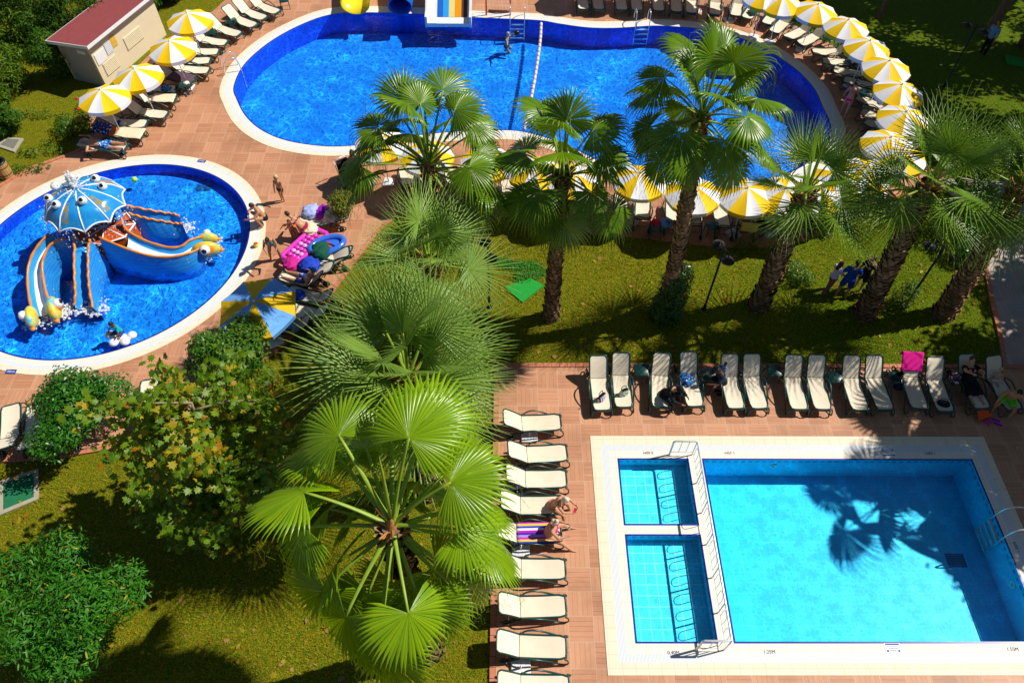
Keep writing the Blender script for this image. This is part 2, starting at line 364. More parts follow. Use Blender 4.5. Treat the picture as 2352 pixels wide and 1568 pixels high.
kerb([at2(p).xy for p in deck_px[0:6]]); kerb([p.xy for p in spline([Vector(at2(p)) for p in deck_px[27:]],2)][:-4])
kerb([at2(p).xy for p in [(2252,560),(2278,696),(2298,780),(2306,840)]])
lo=[Vector(p) for p in ((-250,-120),(250,-120),(250,300),(-250,300))]
m=MB(); m.poly(lo,[offs(ccw(main_in),.3)[::-1],offs(ccw(kids_in),.3)[::-1],offs(allin,.4)[::-1]],z=0); struct(m.build('lawn',M['lawn'],smooth=False))
# ------------------------------------------------------------------ plant materials
def m_leaf(name,a,b,rough=.42,spec=.45,trans=.3,tcol=None,pale=None,rv=.25):
    g=G(name); v=g.obj(); r=g.rnd(); i=g.isl()
    n=g.noise(v,3.5,2); c=g.mix(g.m('ADD',g.m('MULTIPLY',i,.6),g.m('MULTIPLY',n,.4)),a,b)
    c=g.mix(g.m('MULTIPLY',r,rv),c,[k*.55 for k in a])
    if pale: c=g.mix(g.m('MULTIPLY',g.step(g.noise(v,1.1,2),.55,.8),.6),c,pale)
    g.fin(c,rough,spec)
    tl=g.n('ShaderNodeBsdfTranslucent'); g.put(tl.inputs[0],g.mix(.6,c,tcol or [min(1,b[0]*1.7),min(1,b[1]*1.5),b[2]]))
    mx=g.n('ShaderNodeMixShader'); mx.inputs[0].default_value=trans; g.put(mx.inputs[1],g.p.outputs[0]); g.put(mx.inputs[2],tl.outputs[0]); g.put(g.out.inputs[0],mx.outputs[0])
    return g.mat
M['frond_bright']=m_leaf('frond_bright',(.13,.28,.003),(.34,.52,.005),.3,.5,.3,(.6,.8,.005))
M['frond_green']=m_leaf('frond_green',(.055,.17,.004),(.24,.38,.006),.3,.5,.22,(.3,.45,.01))
M['frond_stiff']=m_leaf('frond_stiff',(.11,.25,.025),(.33,.46,.085),.4,.4,.2,(.28,.45,.04))
M['frond_dark']=m_leaf('frond_dark_stiff',(.075,.19,.012),(.27,.41,.03),.33,.5,.2,(.2,.36,.03))
M['petiole']=mat('petiole_green',(.24,.36,.03),.4,.4,.3,5)
M['frond_dead']=mat('dead_frond',(.30,.17,.06),.85,.1,.3,7)
M['fibre']=mat('crown_fibre',(.42,.19,.06),.9,.1,.4,9)
def m_bark():
    g=G('palm_bark'); v=g.obj(); i=g.isl(); n=g.noise(v,9,4,.7)
    c=g.mix(g.m('ADD',g.m('MULTIPLY',i,.6),g.m('MULTIPLY',n,.5)),(.07,.04,.022),(.40,.26,.15)); return g.fin(c,.9,.1,g.bump(n,.7,.03))
M['palm_bark']=m_bark()
M['bark']=m_plain_noise('tree_bark',(.10,.07,.045),(.26,.19,.12),7,.9,.5)
M['twig']=m_plain_noise('twig_bark',(.22,.16,.09),(.42,.32,.2),9,.85,.3)
# ------------------------------------------------------------------ palm fronds
def frond_mesh(kind,pitch,seed):
    "petiole and fan blade, radial direction +X, in the palm's own upright frame"
    rg=random.Random(seed*131+int(pitch)); m=MB(); drp=kind['drape']
    Lp=kind['petiole']*rg.uniform(.88,1.12)*(1 if pitch>-20 else .85); Rb=kind['blade']*rg.uniform(.9,1.08)
    g=Vector((0,0,-1)); d=Vector((math.cos(R(pitch)),0,math.sin(R(pitch)))); p=Vector((.06,0,0)); pts=[p.copy()]
    for k in range(8):
        d=(d+g*kind['sag']*(1 if pitch>-30 else .3)).normalized(); p=p+d*Lp/8; pts.append(p.copy())
    m.tube([Vector((.0,0,-.06))]+pts,[.075,.058]+[.042-.0026*k for k in range(1,9)],6,1,flat=.55)
    if kind.get('thorn'): 
        pass
    tilt=R(kind['tilt']*rg.uniform(.5,1.4)); ax=Vector((0,1,0)); d=(Matrix.Rotation(tilt,3,ax)@d) if pitch>-40 else d
    nrm=Vector((-d.z,0,d.x)); 
    if nrm.z<0 and pitch>-60: nrm=-nrm
    roll=Matrix.Rotation(rg.uniform(-.6,.6),3,d); nrm=roll@nrm; sd=nrm.cross(d).normalized()
    ns=kind['nseg']; span=R(kind['span']); K=9; fus=kind['fused']
    dth=2*span/(ns-1)
    for i in range(ns):
        th=-span+dth*i+rg.uniform(-.2,.2)*dth*kind['mess']
        dirn=d*math.cos(th)+sd*math.sin(th); lat=(nrm.cross(dirn)).normalized()
        cup=kind['cup']*(1-math.cos(th))*.5
        L=Rb*(1-.30*(abs(th)/span)**2)*rg.uniform(.93,1.05); dd=(dirn+nrm*cup*(.5 if pitch>-30 else .2)).normalized(); q=p.copy(); r=0
        rows=[]
        for k in range(K+1):
            t=k/K; w=r*dth*.53 if t<=fus else None
            if w is None:
                w0=Rb*fus*dth*.53; u=(t-fus)/(1-fus); w=w0*(kind['gap']-(kind['gap']-.06)*u**kind['taper'])
            fold=w*(.95 if t<=fus else 1.0); n2=lat.cross(dd).normalized(); n2=n2 if n2.dot(nrm)>0 else -n2
            rows.append((q-lat*w-n2*fold*.5,q+n2*fold*.5,q+lat*w-n2*fold*.5))
            step=L/K; q=q+dd*step; r+=step
            s_=max(0,(t-kind['bend0'])/(1-kind['bend0']))
            dd=(dd+g*(drp*.05+s_*kind['bend']*rg.uniform(.6,1.3))+Vector((rg.uniform(-1,1),rg.uniform(-1,1),rg.uniform(-1,1)))*.06*kind['mess']*s_).normalized()
        vs=[v for rw in rows for v in rw]; fs=[]
        for k in range(K): a=3*k; fs+=[(a,a+1,a+4,a+3),(a+1,a+2,a+5,a+4)]
        m.add(vs,fs,0)
        if kind.get('thread') and rg.random()<kind['thread']:
            e=q; m.tube([e,e+Vector((rg.uniform(-.06,.06),rg.uniform(-.06,.06),-.12)),e+Vector((rg.uniform(-.1,.1),rg.uniform(-.1,.1),-.3))],[.0035,.003,.002],3,0,cap=False)
    return m
FAN=dict(petiole=1.3,blade=1.0,sag=.05,tilt=36,nseg=36,span=128,fused=.56,cup=-.8,taper=.9,bend0=.45,bend=.95,drape=1.0,mess=1.0,thread=.8,gap=.80)
FANI=dict(petiole=1.38,blade=1.04,sag=.055,tilt=30,nseg=42,span=124,fused=.64,cup=-.85,taper=.9,bend0=.6,bend=1.1,drape=1.0,mess=.9,thread=.7,gap=.86)
FANA=dict(FAN,petiole=1.5,blade=.98); FANB=dict(FAN,blade=1.5)
STIFFH=dict(petiole=1.15,blade=1.72,sag=.02,tilt=8,nseg=38,span=110,fused=.32,cup=.45,taper=1.1,bend0=.6,bend=.16,drape=.07,mess=1.2,thread=0,gap=.86)
STIFF=dict(petiole=1.0,blade=1.55,sag=.02,tilt=10,nseg=34,span=112,fused=.30,cup=.4,taper=1.1,bend0=.6,bend=.16,drape=.06,mess=1.5,thread=0,gap=.72)
_fm={}
PITCH=[84,66,48,30,12,-8,-32,-58]
def frond(kindname,kind,pi,var,mat_):
    k=(kindname,pi,var,mat_)
    if k not in _fm: _fm[k]=frond_mesh(kind,PITCH[pi],var*7+pi).mesh('frond',[M[mat_],M['petiole']])
    return _fm[k]
def trunk_mesh(base,top,r0,r1,boots=True,seed=1,skirt=1.25):
    rg=random.Random(seed); m=MB(); H=(top-base).length
    mid=base.lerp(top,.5)+Vector(((top.x-base.x)*-.08,0,0)); P=spline([base-Vector((0,0,.1)),base.lerp(mid,.5)*1.0,mid,mid.lerp(top,.5),top],8)
    def rad(t): return (r0+(r1-r0)*min(1,t*1.2))*(1+(skirt-1)*math.exp(-t*14))
    n=len(P); m.tube(P,[rad(i/(n-1))*.9 for i in range(n)],18)
    rows=int(H/.15); na=9
    for j in range(rows):
        t=(j+.5)/rows; f=t*(n-1); i=min(n-2,int(f)); c=P[i].lerp(P[i+1],f-i); ax=(P[i+1]-P[i]).normalized(); u=ax.orthogonal().normalized(); w=ax.cross(u); rr=rad(t)
        for k in range(na):
            a=2*PI*(k+.5*(j%2)+rg.uniform(-.12,.12))/na+.15*j; o=(u*math.cos(a)+w*math.sin(a)); l=(-u*math.sin(a)+w*math.cos(a))
            hw=rr*PI/na*1.02; hh=.135*rg.uniform(.8,1.35); out=r0*.24*rg.uniform(.4,1.6)*(1.4 if t>.75 else 1)
            b=c+o*rr*.86
            vs=[b-l*hw-ax*hh*.2,b-ax*hh,b+l*hw-ax*hh*.2,b+l*hw*.7+ax*hh+o*out,b-l*hw*.7+ax*hh+o*out,b+o*.05-ax*hh*.1,b+ax*hh*.9+o*out*.4]
            m.add(vs,[(0,1,5),(1,2,5),(0,5,4),(2,3,5),(5,3,4),(4,3,6)])
    return m
def palm(label,base,top,kindname,kind,leafmat,r0,r1,counts,seed,scale=1.,group='palm trees on the lawn',spear=True,rzoff=0,fl=None,dead=1):
    rg=random.Random(seed); t=thing('palm_tree',label,'palm tree',base,0,group); b=Vector((0,0,0)); tp=Vector(top)-Vector(base)
    trunk_mesh(b,tp,r0,r1,seed=seed).build('trunk',M['palm_bark'],t,smooth=False)
    # the fibre-wrapped bud with cut frond bases
    m=MB(); m.lathe([(r1*.9,-.45),(r1*.95,-.2),(r1*.6,.0),(r1*.25,.15),(.02,.25)],14,tp)
    for k in range(26):
        a=rg.uniform(0,2*PI); z=rg.uniform(-.5,.12); o=Vector((math.cos(a),math.sin(a),0)); p0=tp+o*r1*.8+Vector((0,0,z))
        m.tube([p0,p0+o*rg.uniform(.12,.26)+Vector((0,0,rg.uniform(.1,.25)))],[.035,.018],5)
    m.build('crown_bud',M['fibre'],t,smooth=False)
    ang=rg.uniform(0,6.28)+rzoff
    if fl is None:
        fl=[]
        for pi,k in enumerate(counts):
            for q in range(k): ang+=2.39996+rg.uniform(-.25,.25); fl.append((math.degrees(ang),pi))
    for az,pi in fl:
        f=bpy.data.objects.new('frond',frond(kindname,kind,pi,rg.randrange(4),leafmat)); COL.objects.link(f); f.parent=t
        s=scale*rg.uniform(.84,1.1); f.location=tp+Vector((0,0,.22-.075*pi)); f.rotation_euler=(rg.uniform(-.12,.12),rg.uniform(-.14,.14),R(az)); f.scale=(s,s,s)
    for k in range(dead):
        f=bpy.data.objects.new('dead_frond',frond(kindname,kind,7,k%3,'frond_dead')); COL.objects.link(f); f.parent=t; f.location=tp-Vector((0,0,.45+.1*k)); f.rotation_euler=(rg.uniform(-.2,.2),.35,rg.uniform(0,6.28)); f.scale=(.62,.62,.62)
    if spear:
        m=MB(); d=Vector((rg.uniform(-.1,.1),rg.uniform(-.1,.1),1)); m.tube([tp,tp+d*.9,tp+d*1.5,tp+d*2.0],[.03,.035,.025,.004],6); m.build('spear_leaf',M['petiole'],t)
    return t
FC=[1,2,3,3,3,3,2,1]; SC=[2,3,4,4,4,3,2,1]
def v3(x,y,z=0): return Vector((x,y,z))
def aty(px,py,Y):
    v=((px-CW/2)/FPX)*BX+((py-CHH/2)/FPX)*BD+BF; t=Y/v.y; return Vector((v.x*t,v.y*t,CH+v.z*t))
palm('tall green fan palm at the left end of the row along the pool lawn',v3(-2.6,16.3),aty(985,378,16.1),'fana',FANA,'frond_green',.25,.18,None,11,1.2,fl=[(90,0),(200,0),(60,1),(130,1),(15,1),(20,2),(165,2),(100,2),(-10,3),(178,3),(55,3),(120,3),(-25,4),(188,4),(145,4),(-55,5),(15,5),(168,5),(-85,5),(-20,6),(60,6),(35,3),(150,3),(-40,3),(110,4),(75,4),(0,6)])
palm('fan palm with drooping frond tips on the lawn beside the square green cover',at(1265,728),aty(1292,400,16.),'fan',FAN,'frond_green',.25,.18,[2,3,4,4,4,4,4,2],12,1.12)
palm('tallest fan palm, its trunk wrapped in ivy at the foot',at(1526,728),aty(1612,268,16.1),'fan',FAN,'frond_green',.26,.18,[3,4,4,5,5,4,3,1],13,1.12)
palm('stiff-leaved palm right of the ivy-wrapped trunk, small shrub behind its foot',at(1742,702),aty(1852,440,16.4),'stiff',STIFF,'frond_dark',.33,.25,[2,2,3,3,3,2,1,0],14,1.0)
palm('stiff-leaved palm leaning right beside the three people on the lawn',at(1985,722),aty(2132,425,16.2),'stiff',STIFF,'frond_dark',.34,.26,[2,3,3,3,4,3,2,1],15,1.08)
palm('rightmost palm by the shaded path, thick trunk leaning right',at(2165,722),aty(2350,425,16.2),'stiff',STIFF,'frond_dark',.34,.26,[2,3,3,4,4,3,2,1],16,1.08)
palm('pale green stiff-leaved palm beside the row of brown deck near the strollers',v3(-2.35,13.2),aty(985,600,13.),'stiff',STIFF,'frond_stiff',.32,.25,[2,3,4,4,3,2,2,1],17,.90,spear=False)
palm('largest pale green stiff-leaved palm in the middle of the garden',at(985,1125),aty(938,868,9.45),'stiffh',STIFFH,'frond_stiff',.36,.27,[2,4,5,5,5,4,2,1],18,1.05,spear=False)
palm('bright yellow-green fan palm nearest the camera with broad glossy fans',v3(-1.95,5.05),aty(900,1205,4.95),'fani',FANI,'frond_bright',.3,.2,None,19,1.14,fl=[(95,3),(66,2),(45,3),(20,4),(0,5),(-28,5),(-93,5),(-62,6),(178,4),(215,5),(157,5),(132,3),(-105,7),(-38,6),(245,6),(196,6),(112,3),(78,5),(30,6),(-15,7),(140,6),(-75,4),(55,1),(125,2),(-10,3),(170,3),(-120,5),(100,6),(10,2)])
# two palms and big trees just outside the picture at the right, which shade the lower deck
for i,(p,tp) in enumerate([((18.4,11.1),(18.6,11.4,7.0)),((19.2,12.6),(19.4,12.8,6.6))]):
    palm(['tall palm outside the picture right of the rectangular pool','palm outside the picture right of the last loungers'][i],v3(*p),Vector(tp),'fanb',FANB,'frond_green',.3,.2,[1,1,2,2,2,2,2,1] if i==0 else FC,30+i,1.1,spear=False)
# ------------------------------------------------------------------ leafy trees and shrubs
LS={'oval':[(0,0),(.35,.22),(.75,.17),(1,0),(.75,-.17),(.35,-.22)],
    'narrow':[(0,0),(.3,.11),(.75,.09),(1,0),(.75,-.09),(.3,-.11)],
    'lobed':[(0,0),(.10,.18),(-.02,.46),(.30,.34),(.42,.66),(.56,.36),(.78,.44),(.76,.18),(1.05,0),(.76,-.18),(.78,-.44),(.56,-.36),(.42,-.66),(.30,-.34),(-.02,-.46),(.10,-.18)]}
def leaf_add(m,p,nrm,ang,size,shape,fold=.12,mi=0):
    n=nrm.normalized(); u=n.orthogonal().normalized(); u=Quaternion(n,ang)@u; w=n.cross(u); sh=LS[shape]
    m.add([p+u*(x*size)+w*(y*size)+n*(abs(y)*fold*-size-x*x*.12*size) for x,y in sh],[tuple(range(len(sh)))],mi)
def cloud(m,rg,clumps,n,size,shape,shell=.55,mis=(0,),up=.5,wts=None):
    tot=sum(c[3]**2 for c in clumps)
    for (x,y,z,r,*fz) in clumps:
        fz=fz[0] if fz else .85
        for _ in range(int(n*r*r/tot)):
            d=Vector((rg.gauss(0,1),rg.gauss(0,1),rg.gauss(0,1))).normalized(); k=(shell+(1-shell)*rg.random())*(1+.22*noise.noise(d*2.3+Vector((x,y,z))*3))
            p=Vector((x,y,z))+Vector((d.x*r*k,d.y*r*k,d.z*r*k*fz))
            if p.z<.03: continue
            nn=d*.8+Vector((rg.uniform(-1,1),rg.uniform(-1,1),rg.uniform(-1,1)))*.75+Vector((0,0,up))
            leaf_add(m,p,nn,rg.uniform(0,6.28),size*rg.uniform(.65,1.3),shape,mi=rg.choices(mis,wts)[0] if len(mis)>1 else mis[0])
def sub_clumps(rg,c,r,n,rr,zmin=.3,fz=.9):
    out=[]
    for _ in range(n):
        d=Vector((rg.gauss(0,1),rg.gauss(0,1),rg.gauss(0,1))).normalized()*r*rg.uniform(.45,1)
        q=rr*rg.uniform(.65,1.25); out.append((c[0]+d.x,c[1]+d.y,max(zmin,c[2]+d.z*fz),q))
    return out
def limbs(m,rg,base,clumps,r0,fork=.45,bend=.2):
    cz=sum(c[2] for c in clumps)/len(clumps); cx=sum(c[0] for c in clumps)/len(clumps); cy_=sum(c[1] for c in clumps)/len(clumps)
    f=Vector(base).lerp(Vector((cx,cy_,cz)),fork)
    m.tube([Vector(base)-Vector((0,0,.05)),Vector(base).lerp(f,.5)+Vector((rg.uniform(-.06,.06),rg.uniform(-.06,.06),0)),f],[r0,r0*.8,r0*.65],9)
    for c in clumps:
        e=Vector(c[:3]); k=f.lerp(e,.5)+Vector((rg.uniform(-1,1)*bend,rg.uniform(-1,1)*bend,bend*.5)); m.tube(spline([f,k,e],4),[r0*.5-r0*.42*i/8 for i in range(9)],6)
def tree(name,label,cat,base,clumps,n,size,shape,mats,seed,r0=.07,fork=.4,up=.5,wts=None,group=None,shell=.55,bark='bark'):
    rg=random.Random(seed); t=thing(name,label,cat,base,0,group); b=Vector(base); cl=[(c[0]-b.x,c[1]-b.y,c[2]-b.z,*c[3:]) for c in clumps]
    m=MB(); limbs(m,rg,(0,0,0),cl,r0,fork); m.build('trunk',M[bark],t)
    m=MB(); cloud(m,rg,cl,n,size,shape,shell,tuple(range(len(mats))),up,wts); m.build('crown',[M[k] for k in mats],t,smooth=False)
    return t
M['leaf_gloss']=m_leaf('leaf_glossy_dark',(.008,.07,.005),(.06,.25,.010),.36,.4,.15,(.1,.3,.01))
M['leaf_citrus']=m_leaf('leaf_citrus',(.012,.095,.006),(.075,.30,.014),.5,.25,.18,(.12,.35,.01))
M['leaf_citrus_y']=m_leaf('leaf_citrus_yellow',(.3,.34,.02),(.45,.42,.03),.4,.4,.3)
M['leaf_box']=m_leaf('leaf_clipped',(.10,.15,.01),(.30,.33,.02),.45,.4,.25)
M['leaf_con']=m_leaf('leaf_conifer',(.012,.07,.004),(.07,.17,.006),.6,.2,.15)
M['leaf_con2']=m_leaf('leaf_conifer_light',(.05,.12,.004),(.17,.26,.008),.6,.2,.2)
M['leaf_plane']=m_leaf('leaf_plane_green',(.05,.16,.005),(.22,.34,.008),.45,.4,.3,(.4,.5,.01))
M['leaf_plane_y']=m_leaf('leaf_plane_yellow',(.36,.30,.012),(.52,.40,.02),.5,.3,.35,(.7,.55,.02))
M['leaf_plane_o']=m_leaf('leaf_plane_orange',(.42,.16,.01),(.55,.25,.015),.5,.3,.35,(.7,.3,.02))
M['leaf_ivy']=m_leaf('leaf_ivy',(.012,.06,.006),(.06,.17,.01),.35,.5,.15)
M['leaf_bush']=m_leaf('leaf_bush',(.03,.10,.006),(.15,.26,.012),.45,.4,.2)
M['flower_red']=mat('flower_red',(.6,.02,.03),.6)
M['flower_yellow']=mat('flower_yellow',(.8,.6,.03),.6)
rg=random.Random(77)
# clipped bush by the deck edge
c=at(792,512); b=tree('shrub','small round yellow-green clipped bush at the deck edge near the stroller','shrub',c,[(c.x,c.y,.95,.52,1.05)]+sub_clumps(rg,(c.x,c.y,.95),.38,7,.3),4200,.075,'oval',['leaf_box'],3,.05)
# dark glossy tree beside the left loungers
c=at(235,1010); tree('small_tree','dark glossy evergreen tree beside the loungers at the left edge','tree',c,[(c.x-.2,c.y+.1,1.8,.95,.95)]+sub_clumps(rg,(c.x-.15,c.y+.1,1.9),1.2,15,.56,.6),14500,.10,'oval',['leaf_gloss'],4,.09)
# big citrus shrub at the lower left
c=at(215,1440); tree('citrus_tree','broad dark green citrus bush on the lawn at the lower left','tree',c,[(c.x-.1,c.y+.2,1.6,1.35,.75)]+sub_clumps(rg,(c.x-.1,c.y+.15,1.7),1.6,19,.7,.7),17000,.15,'narrow',['leaf_citrus','leaf_citrus_y'],5,.1,wts=(.97,.03))
# shrub in front of the shade-tinted white and yellow umbrella
c=at(588,885); tree('shrub','bright green leafy shrub in front of the shade-tinted white and yellow umbrella','shrub',c,[(c.x-.1,c.y,1.7,.95,1.2)]+sub_clumps(rg,(c.x-.2,c.y,2.2),1.1,17,.42,.7),11500,.11,'oval',['leaf_bush','leaf_gloss'],6,.07,wts=(.65,.35))
# plane tree with big lobed leaves turning yellow
def plane_tree(label,base,seed):
    rg=random.Random(seed); t=thing('plane_tree',label,'tree',base); m=MB(); L=MB(); top=aty(440,925,8.9)-Vector(base); b=Vector((0,0,0))
    stem=spline([b,top*.35+Vector((.1,0,0)),top*.7,top],6); m.tube(stem,[.14-.115*i/(len(stem)-1) for i in range(len(stem))],9)
    for k in range(64):
        i=rg.randrange(3,len(stem)); s=stem[i]; a=2.4*k+rg.uniform(-.3,.3); ln=rg.uniform(1.0,2.3)*(1.3-.4*i/len(stem)); o=Vector((math.cos(a),math.sin(a)*.8,rg.uniform(-.15,.5)))
        P=spline([s,s+o*ln*.5+Vector((0,0,.1)),s+o*ln+Vector((0,0,rg.uniform(-.3,.1)))],5); m.tube(P,[.035-.028*j/(len(P)-1) for j in range(len(P))],5)
        zone=rg.random()
        for q in range(int(56*ln)):
            u=rg.uniform(.25,1.05); f=min(.999,u)*(len(P)-1); j=int(f); p=P[j].lerp(P[min(j+1,len(P)-1)],f-j)+Vector((rg.gauss(0,.17),rg.gauss(0,.17),rg.gauss(0,.15)))
            r=rg.random(); hi=p.z>top.z*.78
            mi=1 if r<(.34*zone+.06 if hi else .05) else 2 if r<(.40*zone+.06 if hi else .06) else 0
            leaf_add(L,p,Vector((rg.uniform(-.7,.7),rg.uniform(-.9,.4),rg.uniform(.35,1.1))),rg.uniform(0,6.28),rg.uniform(.09,.22),'lobed',.25,mi)
    m.build('trunk',M['twig'],t); L.build('crown',[M['leaf_plane'],M['leaf_plane_y'],M['leaf_plane_o']],t,smooth=False)
plane_tree('plane tree with large lobed leaves turning yellow and orange',at(530,1190),8)
# ivy round the foot of the tallest palm, low plants by the others
def ivy(label,name,cat,c,clumps,n,size,seed,mt='leaf_ivy',shape='oval',kind=None):
    rg=random.Random(seed); o=Vector(c); m=MB(); cloud(m,rg,[(x-o.x,y-o.y,z,r,f) for x,y,z,r,f in clumps],n,size,shape,.7); x=m.build(name,M[mt],None,False); x.location=o; return tag(x,label,cat,None,kind)
c=at(1526,728); ivy('dark ivy climbing round the foot of the tallest palm','ivy','ivy',c,[(c.x,c.y,.45,.62,1),(c.x+.05,c.y,1.15,.58,1),(c.x+.1,c.y,1.8,.5,1.1),(c.x+.2,c.y,2.3,.35,1)],5200,.10,21)
c=at(1822,640); ivy('small leafy green shrub on the grass behind the stiff-leaved palm','shrub','shrub',c,[(c.x,c.y,.35,.5,.8),(c.x-.3,c.y+.1,.5,.35,.8),(c.x+.3,c.y-.2,.25,.35,.8)],1300,.09,22,'leaf_bush')
c=at(2062,702); ivy('green creeper at the foot of the leaning palm beside the people','creeper','creeper',c,[(c.x,c.y,.5,.4,1.1),(c.x+.12,c.y,.95,.32,1),(c.x-.1,c.y-.1,.2,.4,.7)],1100,.09,23,'leaf_bush')
c=at(2215,580); ivy('dark green hedge bush between the lawn and the shaded path','hedge','hedge',c,[(c.x,c.y,.7,.75,.9),(c.x-.5,c.y+.7,.75,.7,.9),(c.x+.2,c.y+1.3,.8,.75,.9),(c.x-.2,c.y-.5,.5,.5,.9)],6500,.09,24,'leaf_gloss')
c=at(1700,575); ivy('low leafy plant beside the brick kerb behind the middle lamp post','plant','plant',c,[(c.x,c.y,.2,.3,.8),(c.x+.5,c.y+.15,.25,.22,.8)],420,.08,25,'leaf_bush')
c=at(1185,612); m=MB(); rg=random.Random(9)
for _ in range(2600):
    k=rg.choice([(0,0,.5,.28),(-.45,.12,.35,.25),(.75,-.35,.35,.22),(.25,-.55,.3,.25),(.55,.0,.3,.2)]); p=Vector((k[0]+rg.gauss(0,k[2]*.5),k[1]+rg.gauss(0,k[3]*.5),rg.uniform(.02,.09)))
    leaf_add(m,p,Vector((rg.uniform(-.5,.5),rg.uniform(-.5,.5),1)),rg.uniform(0,6),.07,'oval')
x=m.build('clover',M['leaf_citrus'],None,False); x.location=c; tag(x,'patch of bright green clover on the lawn by the left lamp post','clover',kind='stuff')
# trees and shrubs behind the hut (upper left)
ul=[((285,40),3.0,1.5,'leaf_con','dense dark conifer behind the hut roof'),((205,100),3.2,1.5,'leaf_con','dark conifer left of the hut roof'),((115,95),3.4,1.6,'leaf_con','tall feathery conifer in the upper left corner'),((30,215),2.0,1.15,'leaf_con2','light green conifer at the left edge above the manhole cover'),((150,175),2.2,1.1,'leaf_con','conifer between the hut wall and the left lawn'),((60,120),2.2,1.2,'leaf_con2','yellow-green conifer at the left edge'),((360,5),2.4,1.25,'leaf_con2','light green bush behind the topmost left umbrella'),((215,-30),3.2,1.8,'leaf_con','dark conifer at the top edge'),((5,30),2.6,1.5,'leaf_con2','light green tree in the top left corner'),((455,-30),2.2,1.1,'leaf_con','dark bush above the topmost left umbrella'),((405,2),1.7,.8,'leaf_con2','light green bush between the hut roof and the topmost parasol'),((350,28),1.6,.7,'leaf_con','dark bush at the back corner of the hut roof'),((500,-22),1.5,.8,'leaf_con2','light green bush at the top edge left of the shaded loungers'),((95,30),2.8,1.4,'leaf_con','dark conifer near the top left corner'),((25,300),1.1,.7,'leaf_con','low dark bush at the left edge beside the manhole cover')]
for i,(px,h,r,mt,lab) in enumerate(ul):
    rg=random.Random(400+i); c=at(px[0],px[1],0); k=[(c.x,c.y,h*.45,r*.8,1.2)]+sub_clumps(rg,(c.x,c.y,h*.5),r*.85,12,r*.42,.4,1.15)
    tree('conifer',lab,'tree',c,k,6500,.17,'narrow',[mt,'leaf_con2' if mt=='leaf_con' else 'leaf_con'],500+i,.1,.3,wts=(.8,.2),group='trees and bushes behind the hut')
c=at(165,318); rgx=random.Random(3); t=tree('rose_bush','thin rose bush with red flowers on the rough lawn','shrub',c,[(c.x,c.y,.5,.5),(c.x+.5,c.y+.5,.5,.45),(c.x-.3,c.y+.6,.45,.45),(c.x+.3,c.y+1.3,.5,.4)],2200,.09,'oval',['leaf_con','leaf_bush'],61,.03,.2,wts=(.6,.4))
for p in ((.45,.7,.95),(.1,1.5,.9),(.6,.2,.85)):
    m=MB(); m.ell((0,0,0),(.07,.07,.055),8,6); f=m.build('flower',M['flower_red'],t); f.location=p
for i,(px,n,lab) in enumerate([((60,395),420,'low leafy weeds along the kerb by the barrel bin'),((105,345),420,'low green weeds on the rough lawn beside the kerb'),((70,270),300,'low weeds on the rough dry lawn near the conifers')]):
    c=at(*px); ivy(lab,'weed_patch','weeds',c,[(c.x+k*.35,c.y+rgx.uniform(-.3,.3),.12,.28,.7) for k in range(-2,3)],n,.10,70+i,'leaf_bush',kind='stuff')
    bpy.data.objects[-1] if 0 else None
# large trees outside the picture at the upper right; only their trunks stand in view, their crowns shade the lawn
def big_tree(label,base,top,r,n,seed,r0=.2,size=.3):
    rg=random.Random(seed); k=[(top[0],top[1],top[2],r*.75)]+sub_clumps(rg,top,r*.9,16,r*.42,2.5,.7)
    return tree('shade_tree',label,'tree',base,k,n,size,'oval',['leaf_gloss','leaf_con'],seed,r0,.4,wts=(.5,.5),group='shade trees on the dark lawn',shell=.3)
big_tree('pale forked tree trunk at the top right corner of the dark lawn',at(2268,85),(27.5,39.5,8.5),3.6,6000,81,.28)
big_tree('thin slanting tree trunk at the top edge of the dark lawn',at(2018,42),(21.5,41.5,8.),3.2,5000,82,.15)
for i,(x,y,z,r) in enumerate([(24.5,28,8,2.8),(29.5,27,8,3),(25,33,8.2,3),(30.5,32.5,8,3.2),(35,30,8,3.2),(24,39,8.5,2.8),(30,38.5,8.5,3.2),(36,37,8.5,3.2),(22.7,14.6,7.5,2.8),(23,9.2,8,2.6),(26.6,18.6,7.5,3.2),(26.2,22.6,7.5,2.6),(17.5,43,9,2.6),(24.6,13.9,8,2.6)]):
    big_tree('shade tree outside the picture beyond the dark lawn, number %s from the corner'%['one','two','three','four','five','six','seven','eight','nine','ten','eleven','twelve','thirteen','fourteen'][i],(x,y,0),(x,y,z),r,8000,90+i,.25,.34)

m=MB(); rgl=random.Random(31)
for k in range(900):
    px=rgl.uniform(0,1100) if rgl.random()<.55 else rgl.uniform(1150,2250); py=rgl.uniform(1080,1560) if px<1100 else rgl.uniform(580,835)
    q=at(px,py,.03); leaf_add(m,q,Vector((rgl.uniform(-.5,.5),rgl.uniform(-.5,.5),1)),rgl.uniform(0,6.3),rgl.uniform(.05,.13) if rgl.random()<.8 else .18,rgl.choice(['oval','narrow','lobed']),.2,rgl.randrange(3))
tag(m.build('leaf_litter',[M['frond_dead'],M['leaf_plane_o'],M['leaf_plane_y']],None,False),'dry fallen leaves scattered over the lawns','fallen leaves',kind='stuff')

